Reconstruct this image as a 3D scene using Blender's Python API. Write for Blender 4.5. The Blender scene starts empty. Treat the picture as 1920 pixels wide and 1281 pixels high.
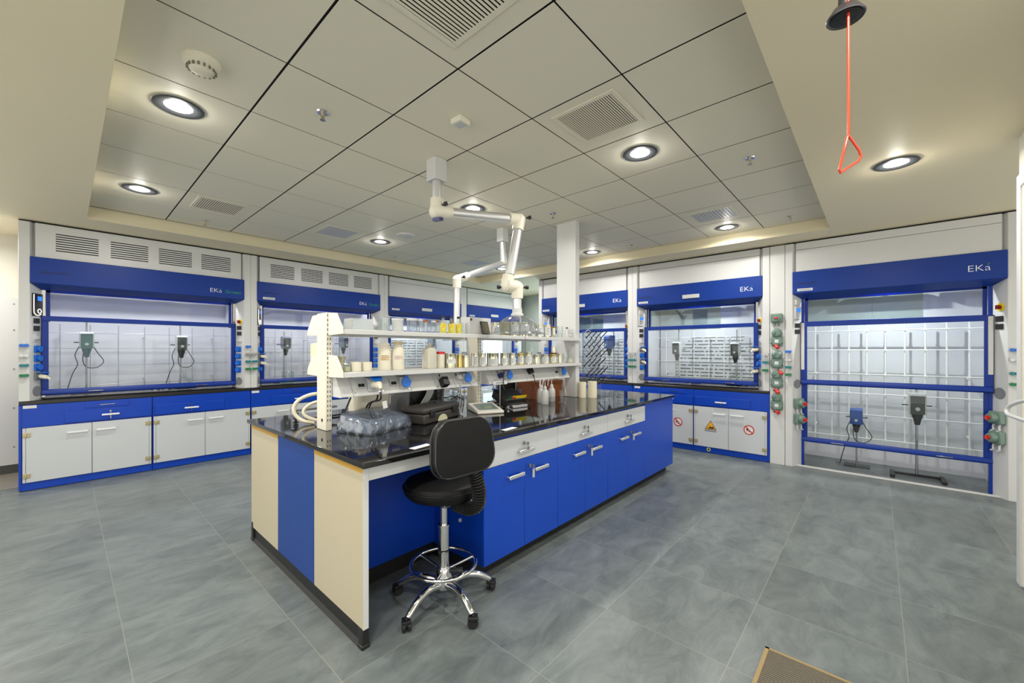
import bpy, math, random
from mathutils import Vector, Matrix
random.seed(7)
C = bpy.context.scene.collection
PI = math.pi
# ------------------------------------------------------------------ camera numbers (metres; x runs along the bench row, y along the far row)
FPX, YAW, VH, HC = 758.4, .73407, 656.46, 1.42
FW = (math.cos(YAW), math.sin(YAW)); RT = (math.sin(YAW), -math.cos(YAW))
def ray(u, v):
    a = (u-960)/FPX
    return (FW[0]+RT[0]*a, FW[1]+RT[1]*a, (VH-v)/FPX)
def onz(u, v, z):
    r = ray(u, v); t = (z-HC)/r[2]; return Vector((r[0]*t, r[1]*t, z))
def onx(u, v, x):
    r = ray(u, v); t = x/r[0]; return Vector((x, r[1]*t, HC+r[2]*t))
def ony(u, v, y):
    r = ray(u, v); t = y/r[1]; return Vector((r[0]*t, y, HC+r[2]*t))
# ------------------------------------------------------------------ materials
def srgb(c):
    return tuple(((x/255)/12.92 if x/255 <= .04045 else ((x/255+.055)/1.055)**2.4) for x in c)
def M(name, col, rough=.5, metal=0., spec=.5, noise=0., scale=8., bump=0., emit=None, estr=0., alpha=1., coat=0.):
    m = bpy.data.materials.new(name); m.use_nodes = True
    nt = m.node_tree; b = nt.nodes['Principled BSDF']
    c = srgb(col)
    b.inputs['Base Color'].default_value = (*c, 1); b.inputs['Roughness'].default_value = rough
    b.inputs['Metallic'].default_value = metal; b.inputs['Specular IOR Level'].default_value = spec
    b.inputs['Coat Weight'].default_value = coat; b.inputs['Coat Roughness'].default_value = .08
    if emit: b.inputs['Emission Color'].default_value = (*srgb(emit), 1); b.inputs['Emission Strength'].default_value = estr
    if noise or bump:
        tc = nt.nodes.new('ShaderNodeTexCoord'); n = nt.nodes.new('ShaderNodeTexNoise')
        n.inputs['Scale'].default_value = scale; n.inputs['Detail'].default_value = 4
        nt.links.new(tc.outputs['Object'], n.inputs['Vector'])
        if noise:
            mx = nt.nodes.new('ShaderNodeMix'); mx.data_type = 'RGBA'
            mx.inputs[6].default_value = (*[x*(1-noise) for x in c], 1); mx.inputs[7].default_value = (*[min(1, x*(1+noise)) for x in c], 1)
            nt.links.new(n.outputs['Fac'], mx.inputs[0]); nt.links.new(mx.outputs[2], b.inputs['Base Color'])
        if bump:
            bp = nt.nodes.new('ShaderNodeBump'); bp.inputs['Strength'].default_value = bump; bp.inputs['Distance'].default_value = .004
            nt.links.new(n.outputs['Fac'], bp.inputs['Height']); nt.links.new(bp.outputs['Normal'], b.inputs['Normal'])
    return m
def thin_glass(name, tint, refl=.06, rough=.02, milky=0., milk=(235, 240, 240)):
    m = bpy.data.materials.new(name); m.use_nodes = True; nt = m.node_tree; nt.nodes.clear()
    out = nt.nodes.new('ShaderNodeOutputMaterial'); tr = nt.nodes.new('ShaderNodeBsdfTransparent'); gl = nt.nodes.new('ShaderNodeBsdfGlossy')
    tr.inputs[0].default_value = (*srgb(tint), 1); gl.inputs['Roughness'].default_value = rough
    lw = nt.nodes.new('ShaderNodeLayerWeight'); lw.inputs['Blend'].default_value = .35
    mp = nt.nodes.new('ShaderNodeMapRange'); mp.inputs['To Min'].default_value = refl; mp.inputs['To Max'].default_value = min(1, refl+.5)
    mx = nt.nodes.new('ShaderNodeMixShader')
    nt.links.new(lw.outputs['Facing'], mp.inputs['Value']); nt.links.new(mp.outputs[0], mx.inputs[0])
    src = tr
    if milky:
        df = nt.nodes.new('ShaderNodeBsdfDiffuse'); df.inputs[0].default_value = (*srgb(milk), 1)
        m2 = nt.nodes.new('ShaderNodeMixShader'); m2.inputs[0].default_value = milky
        nt.links.new(tr.outputs[0], m2.inputs[1]); nt.links.new(df.outputs[0], m2.inputs[2]); src = m2
    nt.links.new(src.outputs[0], mx.inputs[1]); nt.links.new(gl.outputs[0], mx.inputs[2]); nt.links.new(mx.outputs[0], out.inputs[0])
    return m
BLUE = M('blue_panel', (6, 64, 178), .34, spec=.45)
BLUE2 = M('blue_paint', (8, 70, 186), .36, spec=.5)
LATW = M('lattice_white', (246, 246, 246), .35)
LATG = M('lattice_grey', (176, 176, 186), .3, metal=.5)
DASH = M('slot_olive', (104, 108, 98), .6)
HEADB = M('blue_header_shaded', (8, 52, 138), .4, spec=.3)  # cabinet blue darkened for the headers, soffit shade put into the colour
BLUEL = M('blue_laminate', (22, 64, 140), .4, spec=.35)
BLUED = M('blue_sash', (10, 50, 142), .34, spec=.3)
WHITE = M('white_steel', (212, 212, 210), .35, spec=.45)
WHITED = M('white_door', (203, 206, 209), .3, spec=.5)
LINER = M('hood_liner', (217, 216, 223), .3, spec=.4)
CREAM = M('cream_paint', (236, 230, 212), .35)
IVORY = M('ivory_laminate', (196, 185, 158), .35)
YEL = M('yellow_edge', (196, 150, 50), .4)
WALLM = M('wall_paint', (226, 222, 208), .6, noise=.02, scale=3)
CEIL = M('ceiling_panel', (232, 226, 205), .55, spec=.22)
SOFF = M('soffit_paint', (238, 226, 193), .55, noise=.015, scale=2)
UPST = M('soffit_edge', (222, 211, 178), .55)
GAP = M('dark_gap', (18, 18, 18), .7)
BLACK = M('black_plastic', (24, 24, 25), .4)
BLKRUB = M('black_rubber', (28, 28, 29), .45)
VINYL = M('black_vinyl', (17, 17, 18), .5, spec=.25, bump=.08, scale=160)
EPOXY = M('black_epoxy_top', (40, 38, 36), .3, spec=.5, noise=.08, scale=40)
CHROME = M('chrome', (225, 225, 225), .08, metal=1)
STEEL = M('steel', (180, 180, 178), .25, metal=1)
ALU = M('aluminium', (226, 226, 226), .42, metal=.9)
BRASS = M('brass_white', (196, 182, 140), .35, metal=.6)
GREY = M('grey_plastic', (126, 128, 132), .45)
LGREY = M('light_grey_plastic', (196, 198, 198), .4)
DGREY = M('dark_grey_plastic', (66, 68, 70), .45)
SOCKB = M('socket_blue', (24, 108, 210), .3)
VALVEG = M('valve_green', (20, 120, 70), .35)
VALVET = M('valve_teal', (30, 120, 130), .35)
EXG = M('hammertone_green', (112, 136, 124), .4, spec=.5, bump=.15, scale=90)
RED = M('red_plastic', (206, 46, 40), .35)
ORNG = M('red_painted_rod', (222, 70, 42), .3)
YELLOW = M('yellow_plastic', (236, 206, 30), .4)
LAMPM = M('lamp_lens', (255, 255, 255), .4, emit=(255, 250, 240), estr=14)
HLAMP = M('hood_lamp_lens', (255, 255, 255), .4, emit=(235, 242, 255), estr=3)
SCREEN = M('blue_screen', (30, 90, 190), .3, emit=(50, 130, 240), estr=.8)
GLOW = M('lit_white_ring', (255, 250, 240), .3, emit=(255, 244, 226), estr=1.3)
PAPER = M('white_paper', (222, 222, 220), .7)
INK = M('dark_ink', (40, 42, 52), .7)
PRINT = M('grey_print', (96, 98, 104), .7)
LOGOW = M('logo_white', (240, 240, 240), .5)
LOGOG = M('logo_green', (20, 150, 100), .5)
LOGOD = M('logo_dark', (8, 12, 30), .5)
CARD = M('cardboard', (150, 84, 46), .7, noise=.08, scale=12)
TIN = M('tin_can', (214, 210, 188), .16, metal=1)
GOLD = M('tin_can_gold', (206, 186, 120), .2, metal=1)
HDPE = M('hdpe_plastic', (232, 226, 206), .45)
MILK = thin_glass('milky_plastic', (250, 250, 248), .03, .3, .55, (236, 238, 236))
PANE = thin_glass('sash_glass', (250, 253, 252), .02)
CLEAR = thin_glass('clear_glass', (249, 252, 252), .09)
SMOKE = thin_glass('smoke_glass', (206, 216, 214), .05)
BOXW = thin_glass('frosted_box', (248, 250, 252), .06, .1, .3)
ACRYL = thin_glass('clear_acrylic', (240, 243, 247), .08, .03, .05)
YLIQ = M('yellow_liquid', (240, 220, 20), .15)
AMBER = M('amber_glass', (150, 92, 30), .15)
BAGM = thin_glass('clear_plastic_bag', (222, 228, 238), .1, .08, .14, (170, 180, 195))
RUBHOSE = M('cream_hose', (222, 214, 190), .45)
ORANGE = M('sign_amber', (240, 170, 20), .5)
MATM = M('mat_rib', (108, 101, 88), .8)
BROWNT = M('brown_floor_tile', (138, 130, 120), .45, noise=.08, scale=4)
SKIRT = M('dark_skirting', (70, 70, 68), .5)
STBLUE = M('stirrer_blue', (44, 82, 160), .35)
STTEAL = M('stirrer_grey_green', (74, 112, 116), .4)
TEALP = M('far_wall_paint', (196, 206, 198), .5)

def granite():
    m = M('black_granite', (22, 22, 23), .05, spec=.6); nt = m.node_tree; b = nt.nodes['Principled BSDF']
    tc = nt.nodes.new('ShaderNodeTexCoord'); v = nt.nodes.new('ShaderNodeTexVoronoi'); v.inputs['Scale'].default_value = 150
    r = nt.nodes.new('ShaderNodeValToRGB'); r.color_ramp.elements[0].color = (.05, .05, .052, 1); r.color_ramp.elements[0].position = .0
    r.color_ramp.elements[1].color = (.009, .009, .0095, 1); r.color_ramp.elements[1].position = .12
    nt.links.new(tc.outputs['Object'], v.inputs['Vector']); nt.links.new(v.outputs['Distance'], r.inputs[0]); nt.links.new(r.outputs[0], b.inputs['Base Color'])
    return m
GRAN = granite()
def floor_mat():
    m = bpy.data.materials.new('slate_floor_tile'); m.use_nodes = True; nt = m.node_tree; b = nt.nodes['Principled BSDF']
    L = nt.links.new; N = nt.nodes.new
    def math_(op, a, bb=None, c=None):
        n = N('ShaderNodeMath'); n.operation = op
        for i, x in enumerate((a, bb, c)):
            if x is None: continue
            if isinstance(x, (int, float)): n.inputs[i].default_value = x
            else: L(x, n.inputs[i])
        return n.outputs[0]
    tc = N('ShaderNodeTexCoord'); s = N('ShaderNodeSeparateXYZ'); L(tc.outputs['Object'], s.inputs[0])
    tx = math_('DIVIDE', math_('SUBTRACT', s.outputs[0], .2), .5985); ty = math_('DIVIDE', math_('ADD', s.outputs[1], .1), .6)
    fx = math_('FRACT', tx); fy = math_('FRACT', ty)
    ex = math_('MINIMUM', fx, math_('SUBTRACT', 1, fx)); ey = math_('MINIMUM', fy, math_('SUBTRACT', 1, fy))
    g = math_('LESS_THAN', math_('MINIMUM', ex, ey), .0026)
    cb = N('ShaderNodeCombineXYZ'); L(math_('FLOOR', tx), cb.inputs[0]); L(math_('FLOOR', ty), cb.inputs[1])
    wn = N('ShaderNodeTexWhiteNoise'); L(cb.outputs[0], wn.inputs['Vector'])
    off = N('ShaderNodeVectorMath'); off.operation = 'SCALE'; L(wn.outputs['Color'], off.inputs[0]); off.inputs['Scale'].default_value = 9
    ad = N('ShaderNodeVectorMath'); ad.operation = 'ADD'; L(tc.outputs['Object'], ad.inputs[0]); L(off.outputs[0], ad.inputs[1])
    mp = N('ShaderNodeMapping'); mp.inputs['Rotation'].default_value = (0, 0, .5); mp.inputs['Scale'].default_value = (1.3, 2.6, 1); L(ad.outputs[0], mp.inputs[0])
    n1 = N('ShaderNodeTexNoise'); n1.inputs['Scale'].default_value = 2.6; n1.inputs['Detail'].default_value = 9; n1.inputs['Roughness'].default_value = .72
    n1.inputs['Distortion'].default_value = .8; L(mp.outputs[0], n1.inputs['Vector'])
    r = N('ShaderNodeValToRGB'); e = r.color_ramp.elements
    e[0].position = .25; e[0].color = (*srgb((78, 85, 86)), 1); e[1].position = .75; e[1].color = (*srgb((124, 131, 130)), 1)
    L(n1.outputs['Fac'], r.inputs[0])
    hs = N('ShaderNodeHueSaturation'); L(r.outputs[0], hs.inputs['Color']); L(math_('ADD', math_('MULTIPLY', wn.outputs['Value'], .16), .92), hs.inputs['Value'])
    mx = N('ShaderNodeMix'); mx.data_type = 'RGBA'; L(g, mx.inputs[0]); L(hs.outputs[0], mx.inputs[6]); mx.inputs[7].default_value = (*srgb((134, 136, 128)), 1)
    L(mx.outputs[2], b.inputs['Base Color'])
    L(math_('ADD', math_('MULTIPLY', n1.outputs['Fac'], .15), .27), b.inputs['Roughness']); b.inputs['Specular IOR Level'].default_value = .4
    bp = N('ShaderNodeBump'); bp.inputs['Strength'].default_value = .12; bp.inputs['Distance'].default_value = .002
    L(math_('SUBTRACT', n1.outputs['Fac'], math_('MULTIPLY', g, .6)), bp.inputs['Height']); L(bp.outputs[0], b.inputs['Normal'])
    return m
FLOORM = floor_mat()
# ------------------------------------------------------------------ mesh builder
def basis(d):
    d = Vector(d).normalized(); a = Vector((0, 0, 1)) if abs(d.z) < .95 else Vector((1, 0, 0))
    x = d.cross(a).normalized(); return x, d.cross(x).normalized(), d
class MB:
    def __init__(s): s.v = []; s.f = []; s.m = []; s.mi = 0
    def mat(s, i): s.mi = i; return s
    def add(s, vs, fs):
        k = len(s.v); s.v += [tuple(x) for x in vs]; s.f += [tuple(k+i for i in f) for f in fs]; s.m += [s.mi]*len(fs); return s
    def box(s, a, b):
        x0, y0, z0 = [min(p, q) for p, q in zip(a, b)]; x1, y1, z1 = [max(p, q) for p, q in zip(a, b)]
        return s.add([(x0, y0, z0), (x1, y0, z0), (x1, y1, z0), (x0, y1, z0), (x0, y0, z1), (x1, y0, z1), (x1, y1, z1), (x0, y1, z1)],
                     [(0, 3, 2, 1), (4, 5, 6, 7), (0, 1, 5, 4), (1, 2, 6, 5), (2, 3, 7, 6), (3, 0, 4, 7)])
    def obox(s, c, ux, uy, uz):
        c, ux, uy, uz = map(Vector, (c, ux, uy, uz)); P = [c+ux*i+uy*j+uz*k for k in (-1, 1) for i, j in ((-1, -1), (1, -1), (1, 1), (-1, 1))]
        fs = [(0, 3, 2, 1), (4, 5, 6, 7), (0, 1, 5, 4), (1, 2, 6, 5), (2, 3, 7, 6), (3, 0, 4, 7)]
        if ux.cross(uy).dot(uz) < 0: fs = [f[::-1] for f in fs]
        return s.add(P, fs)
    def cyl(s, p, q, r, r2=None, n=14, cap=True):
        p, q = Vector(p), Vector(q); r2 = r if r2 is None else r2; x, y, d = basis(q-p)
        vs = []
        for c, rr in ((p, r), (q, r2)):
            vs += [c+x*math.cos(2*PI*i/n)*rr+y*math.sin(2*PI*i/n)*rr for i in range(n)]
        fs = [(i, (i+1) % n, n+(i+1) % n, n+i) for i in range(n)]
        if cap: fs += [tuple(range(n))[::-1], tuple(range(n, 2*n))]
        return s.add(vs, fs)
    def lathe(s, prof, o=(0, 0, 0), n=24, axis=(0, 0, 1), sq=0., closed=False):
        o = Vector(o); x, y, d = basis(axis); vs = []; fs = []; m = len(prof)
        if tuple(axis) == (0, 0, 1): x, y = Vector((1, 0, 0)), Vector((0, 1, 0))
        for r, z in prof:
            for i in range(n):
                a = 2*PI*i/n; k = 1.
                if sq: k = 1/((abs(math.cos(a))**sq+abs(math.sin(a))**sq)**(1/sq))
                vs.append(o+d*z+(x*math.cos(a)+y*math.sin(a))*r*k)
        for j in range(m-1):
            for i in range(n):
                fs.append((j*n+i, j*n+(i+1) % n, (j+1)*n+(i+1) % n, (j+1)*n+i))
        if not closed:
            if prof[0][0] > 1e-5: fs.append(tuple(range(n))[::-1])
            if prof[-1][0] > 1e-5: fs.append(tuple((m-1)*n+i for i in range(n)))
        return s.add(vs, fs)
    def tube(s, pts, r, n=8, closed=False, cap=True):
        pts = [Vector(p) for p in pts]; m = len(pts); rs = r if isinstance(r, (list, tuple)) else [r]*m
        vs = []; fs = []; px = None
        for i, p in enumerate(pts):
            a = pts[(i-1) % m] if closed or i else p; b = pts[(i+1) % m] if closed or i < m-1 else p
            d = (b-a).normalized()
            if px is None: x, y, _ = basis(d)
            else:
                x = (px-d*px.dot(d)); x = x.normalized() if x.length > 1e-6 else basis(d)[0]; y = d.cross(x)
            px = x
            vs += [p+(x*math.cos(2*PI*k/n)+y*math.sin(2*PI*k/n))*rs[i] for k in range(n)]
        for i in range(m if closed else m-1):
            for k in range(n):
                fs.append((i*n+k, i*n+(k+1) % n, ((i+1) % m)*n+(k+1) % n, ((i+1) % m)*n+k))
        if cap and not closed: fs += [tuple(range(n))[::-1], tuple((m-1)*n+k for k in range(n))]
        return s.add(vs, fs)
    def prism(s, poly, ax, a, b):
        def P(p, t): return (t, p[0], p[1]) if ax == 'x' else ((p[0], t, p[1]) if ax == 'y' else (p[0], p[1], t))
        n = len(poly); vs = [P(p, a) for p in poly]+[P(p, b) for p in poly]
        area = sum(poly[i][0]*poly[(i+1) % n][1]-poly[(i+1) % n][0]*poly[i][1] for i in range(n))
        fs = [tuple(range(n))[::-1], tuple(range(n, 2*n))]+[(i, (i+1) % n, n+(i+1) % n, n+i) for i in range(n)]
        flip = (area < 0) ^ (b < a) ^ (ax == 'y')
        return s.add(vs, [f[::-1] for f in fs] if flip else fs)
    def sphere(s, c, r, n=14, sc=(1, 1, 1)):
        k = len(s.v); prof = [(max(1e-6, math.sin(PI*i/10)), -math.cos(PI*i/10)) for i in range(11)]
        vs = []; fs = []
        for rr, z in prof:
            for i in range(n):
                a = 2*PI*i/n; vs.append((c[0]+r*rr*math.cos(a)*sc[0], c[1]+r*rr*math.sin(a)*sc[1], c[2]+r*z*sc[2]))
        for j in range(10):
            for i in range(n): fs.append((j*n+i, j*n+(i+1) % n, (j+1)*n+(i+1) % n, (j+1)*n+i))
        return s.add(vs, fs)
    def build(s, name, mats, parent=None, bevel=0, smooth=True, seg=2, label=None):
        me = bpy.data.meshes.new(name); me.from_pydata(s.v, [], s.f)
        ms = mats if isinstance(mats, (list, tuple)) else [mats]
        for m in ms: me.materials.append(m)
        me.polygons.foreach_set('material_index', [min(i, len(ms)-1) for i in s.m])
        me.update()
        if smooth:
            me.polygons.foreach_set('use_smooth', [True]*len(me.polygons)); me.set_sharp_from_angle(angle=math.radians(38))
        o = bpy.data.objects.new(name, me); C.objects.link(o)
        if parent is not None: o.parent = parent
        if bevel:
            b = o.modifiers.new('Bevel', 'BEVEL'); b.width = bevel; b.segments = seg; b.limit_method = 'ANGLE'; b.angle_limit = math.radians(40)
        if label: o['label'] = label
        return o
def rrect(w, h, r, n=5, cx=0, cy=0):
    out = []
    for sx, sy, a0 in ((1, 1, 0), (-1, 1, PI/2), (-1, -1, PI), (1, -1, 1.5*PI)):
        for i in range(n+1):
            a = a0+PI/2*i/n; out.append((cx+sx*(w/2-r)+r*math.cos(a), cy+sy*(h/2-r)+r*math.sin(a)))
    return out
def smooth_path(pts, k=6):
    P = [Vector(p) for p in pts]; out = []
    for i in range(len(P)-1):
        a, b, c, d = P[max(i-1, 0)], P[i], P[i+1], P[min(i+2, len(P)-1)]
        for j in range(k):
            t = j/k; out.append(.5*((2*b)+(c-a)*t+(2*a-5*b+4*c-d)*t*t+(3*b-a-3*c+d)*t**3))
    out.append(P[-1]); return out
def tag(o, label, cat, group=None, kind=None):
    o['label'] = label; o['category'] = cat
    if group: o['group'] = group
    if kind: o['kind'] = kind
    return o
def thing(name, label, cat, loc=(0, 0, 0), rz=0., group=None):
    o = bpy.data.objects.new(name, None); o.empty_display_size = .05; C.objects.link(o); o.location = loc; o.rotation_euler = (0, 0, rz)
    return tag(o, label, cat, group)
def struct(mb, name, mats, label=None, **kw):
    o = mb.build(name, mats, **kw); o['kind'] = 'structure'
    if label: o['label'] = label
    return o
def txt(s, size, mats, name, parent, loc, rot=(PI/2, 0, 0), align='LEFT', squash=1., extrude=.0008):
    cu = bpy.data.curves.new(name, 'FONT'); cu.body = s; cu.size = size; cu.align_x = align; cu.extrude = extrude; cu.offset = -.014*size if s.startswith('EK') else 0; cu.resolution_u = 4
    o = bpy.data.objects.new(name, cu); C.objects.link(o)
    dg = bpy.context.evaluated_depsgraph_get(); dg.update()
    me = bpy.data.meshes.new_from_object(o.evaluated_get(dg)); bpy.data.objects.remove(o)
    me.materials.clear(); me.materials.append(mats); me.name = name
    r = bpy.data.objects.new(name, me); C.objects.link(r); r.parent = parent; r.location = loc; r.rotation_euler = rot; r.scale = (squash, 1, 1)
    return r

XR, YL = 5.95, 6.34
# ================================================================== the room
b = MB().box((-3, -3, -.1), (8, 6.58, 0)).box((-.3, 6.58, -.1), (8, 8, 0)); struct(b, 'floor', FLOORM)
b = MB().box((-3, 6.6, -.1), (-.3, 8, 0)); struct(b, 'floor_passage', BROWNT)
b = MB().box((-3, 6.58, -.1), (-.3, 6.6, .004)); struct(b, 'trim_5', M('threshold_strip', (150, 146, 134), .4))
# recessed panel ceiling
GX0, GY0, GS, GSY = .155, .385, .5995, .605
b = MB()
for i in range(9):
    for j in range(9):
        b.box((GX0+i*GS+.006, GY0+j*GSY+.0046, 2.86), (GX0+(i+1)*GS-.006, GY0+(j+1)*GSY-.0046, 2.8625))
b.mat(1).box((.1, .3, 2.867), (5.7, 5.95, 2.9))
struct(b, 'ceiling', [CEIL, GAP])
SX0, SX1, SY0, SY1 = .155, 5.555, .378, 5.862
def soffit(n, a, c):
    struct(MB().box((a[0], a[1], 2.735), (c[0], c[1], 2.95)), 'trim_%d' % n, SOFF)
soffit(1, (-3, -3), (SX0, 8)); soffit(2, (SX0, -3), (8, SY0)); soffit(3, (SX0, SY1), (8, 8)); soffit(4, (SX1, SY0), (8, SY1))
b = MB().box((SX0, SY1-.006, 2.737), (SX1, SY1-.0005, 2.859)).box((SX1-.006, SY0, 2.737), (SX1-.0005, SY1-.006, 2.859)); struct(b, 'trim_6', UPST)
# walls
b = MB().box((-3, 7.42, 0), (7.6, 7.6, 2.735)); struct(b, 'wall_left', WALLM)
b = MB().box((-3, 7.40, .1), (-.31, 7.42, 2.02))
for z in (.3, .75, 1.2, 1.65, 1.95): b.mat(1).cyl((-.385, 7.4, z), (-.385, 7.396, z), .008, n=8)
struct(b, 'wall_left_panel', [WHITE, GREY])
struct(MB().box((-3, 7.4, 0), (-.31, 7.42, .1)), 'baseboard_left', SKIRT)
b = MB().box((7.6, -3, 0), (7.75, 7.6, 2.735)); struct(b, 'wall_far', TEALP)
d2 = MB().box((7.56, 4.95, 0), (7.6, 5.9, 2.1)).mat(1).box((7.545, 5.0, .02), (7.56, 5.85, 2.05)); d2 = struct(d2, 'door_2', [WHITE, M('far_door', (206, 212, 208), .4)], bevel=.004)
MB().box((7.538, 5.08, .9), (7.545, 5.77, 1.85)).build('lit_glazing', M('lit_frosted_glass', (235, 250, 250), .3, emit=(205, 242, 250), estr=9), d2)
b = MB().box((2.3, -.9, 0), (3.97, -.655, 2.735)); struct(b, 'wall_right', WALLM)
# swing door in the near wall, with its pull handle
d1 = struct(MB().box((3.84, -.655, 0), (3.915, -.635, 2.48)).box((2.45, -.655, 2.4), (3.84, -.635, 2.48)).box((2.45, -.655, 0), (2.52, -.635, 2.4)).mat(1).box((2.52, -.655, .01), (3.84, -.645, 2.4)), 'door_1', [WHITE, CREAM], bevel=.003)
h = ony(1893, 738, -.56)
MB().tube(smooth_path([(3.2, -.645, 1.05), (3.3, -.59, 1.05), (3.5, -.565, 1.05), (3.62, -.555, 1.055), (3.645, -.56, 1.085), (3.6, -.575, 1.115), (3.5, -.6, 1.145), (3.42, -.645, 1.155)]), .0105, 10).build('handle', LGREY, d1)
# white clad service column on the bench
struct(MB().box((3.80, 2.478, .896), (3.875, 2.735, 2.86)), 'column', WHITE, bevel=.004)

# ================================================================== ceiling fittings
def disc_light(name, loc, power, r=.07, col=(1, .975, .925)):
    l = bpy.data.lights.new(name, 'AREA'); l.shape = 'DISK'; l.size = 2*r; l.energy = power; l.color = col; l.spread = PI*.92
    o = bpy.data.objects.new(name, l); C.objects.link(o); o.location = loc; return o
LP = 16
def downlight(x, y, z, label):
    t = thing('downlight', label, 'ceiling light', (x, y, z), 0, 'recessed ceiling lights')
    b = MB().lathe([(.066, .0), (.118, .0), (.122, -.006), (.118, -.009), (.088, -.009), (.066, -.002)], n=36, closed=True); b.build('trim_ring', DGREY, t)
    MB().lathe([(.124, 0.), (.124, -.004), (.118, -.0065)], n=36, closed=True).build('rim', CHROME, t)
    MB().lathe([(.0, -.003), (.068, -.003), (.068, 0.)], n=32).build('lens', LAMPM, t)
    disc_light('lamp_light', (x, y, z-.014), LP)
    l = bpy.data.lights.new('lamp_glow', 'POINT'); l.energy = 1.7; l.shadow_soft_size = .03; l.color = (1, .97, .9); o = bpy.data.objects.new('lamp_glow', l); C.objects.link(o); o.location = (x, y, z-.045)
for x, y, l in [(.455, 3.065, 'large recessed downlight next to the smoke detector with slots'), (.455, 4.89, 'recessed downlight beside the ribbed vent above the first fume hood'),
                (2.82, 1.285, 'recessed downlight beside the square vent over the blue island cabinets'), (5.21, 1.305, 'recessed downlight beside the flat vent above the middle fume hood with warning signs'),
                (5.21, 3.11, 'recessed downlight just behind the white service column'), (2.82, 4.9, 'recessed downlight next to the flat round detector'),
                (2.79, 3.05, 'recessed downlight partly behind the horizontal tube of the large extraction arm'), (5.2, 4.93, 'small recessed downlight in the far ceiling corner behind the extraction arm tube')]:
    downlight(x, y, 2.86, l)
downlight(3.92, -.10, 2.735, 'recessed downlight in the soffit beside the red shower pull rod')
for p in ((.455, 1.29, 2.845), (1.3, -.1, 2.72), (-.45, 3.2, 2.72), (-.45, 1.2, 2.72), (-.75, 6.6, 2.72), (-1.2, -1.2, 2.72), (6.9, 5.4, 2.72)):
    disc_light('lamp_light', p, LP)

def vent(x, y, w, d, label, n, style, along='y'):
    t = thing('ceiling_vent', label, 'ceiling vent', (x, y, 2.86), 0, 'ceiling vents')
    b = MB(); k = .028
    for a, c in (((-w-k, -d-k), (w+k, -d)), ((-w-k, d), (w+k, d+k)), ((-w-k, -d), (-w, d)), ((w, -d), (w+k, d))):
        b.box((a[0], a[1], -.006), (c[0], c[1], -.0002))
    b.build('frame', CEIL, t, bevel=.002)
    MB().box((-w, -d, -.002), (w, d, -.0004)).build('backing', GAP if style else GREY, t)
    b = MB()
    if style:
        for i in range(n):
            if along == 'y':
                xx = -w+(i+.5)*2*w/n; q = w/n*.52
                b.obox((xx, 0, -.005), (q, 0, -q*.25), (0, d, 0), (.0006, 0, .001))
            else:
                yy = -d+(i+.5)*2*d/n; q = d/n*.52
                b.obox((0, yy, -.005), (w, 0, 0), (0, q, -q*.25), (0, .0006, .001))
    else:
        for i in range(12): b.box((-w, -d+2*d*(i+.1)/12, -.006), (w, -d+2*d*(i+.9)/12, -.003))
    b.build('grille', CEIL if style else LGREY, t)
vent(.985, 1.22, .235, .25, 'large ribbed air vent at the top edge of the view', 26, 1, 'x')
vent(2.23, 1.293, .178, .185, 'square ribbed air vent beside a downlight over the island front', 26, 1, 'x')
vent(1.045, 4.9, .175, .19, 'ribbed air vent above the first fume hood', 20, 1, 'y')
vent(2.24, 4.9, .18, .19, 'plain flat air vent above the second fume hood', 1, 0)
vent(4.64, 1.295, .165, .19, 'plain flat air vent above the middle hood with warning signs', 1, 0)
vent(4.55, 4.93, .18, .19, 'plain flat air vent in the far corner behind the extraction arm', 1, 0)
for x, y, l in [(1.05, 2.49, 'ceiling sprinkler head beside the large downlight'), (3.443, .707, 'ceiling sprinkler head alone over the walk in hood side of the panels'), (5.25, .693, 'ceiling sprinkler head in front of the walk in hood soffit edge'),
                (1.053, 5.557, 'ceiling sprinkler head just in front of the first hood louvre panel'), (3.45, 5.57, 'ceiling sprinkler head above the third fume hood'),
                (5.26, 2.512, 'ceiling sprinkler head between the column and the middle hood'), (3.45, 2.533, 'ceiling sprinkler head beside the top of the white column')]:
    t = thing('sprinkler', l, 'sprinkler', (x, y, 2.86), 0, 'ceiling sprinklers')
    MB().lathe([(.0, -.008), (.03, -.008), (.036, 0.)], n=20).build('escutcheon', CHROME, t)
    b = MB().cyl((0, 0, -.006), (0, 0, -.03), .009, n=10).cyl((-.011, 0, -.028), (-.007, 0, -.046), .003, n=6).cyl((.011, 0, -.028), (.007, 0, -.046), .003, n=6).cyl((0, 0, -.03), (0, 0, -.045), .0035, n=8)
    b.build('head', BRASS, t)
    MB().lathe([(.0, -.05), (.016, -.05), (.016, -.047), (0, -.045)], n=14).build('deflector', STEEL, t)
t = thing('smoke_detector', 'cream slotted smoke detector dome on the ceiling panel', 'smoke detector', (.461, 2.5, 2.86))
MB().lathe([(.0, -.06), (.03, -.06), (.05, -.05), (.062, -.028), (.075, -.02), (.08, -.004), (.08, 0)], n=32).build('dome', CEIL, t)
b = MB()
for i in range(16):
    a = 2*PI*i/16; b.obox((math.cos(a)*.0565, math.sin(a)*.0565, -.04), (math.cos(a)*.004, math.sin(a)*.004, .002), (-math.sin(a)*.004, math.cos(a)*.004, 0), (-.004*math.cos(a), -.004*math.sin(a), .009))
b.build('vent', M('detector_slot', (128, 122, 104), .6), t)
t = thing('gas_detector', 'flat round white detector beside a downlight over the second hood', 'detector', (2.868, 4.388, 2.86))
MB().lathe([(.0, -.03), (.06, -.03), (.085, -.02), (.11, -.016), (.115, 0)], n=32).build('dome', WHITE, t)
MB().cyl((0, 0, -.034), (0, 0, -.029), .016).build('cap', LGREY, t)
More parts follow.
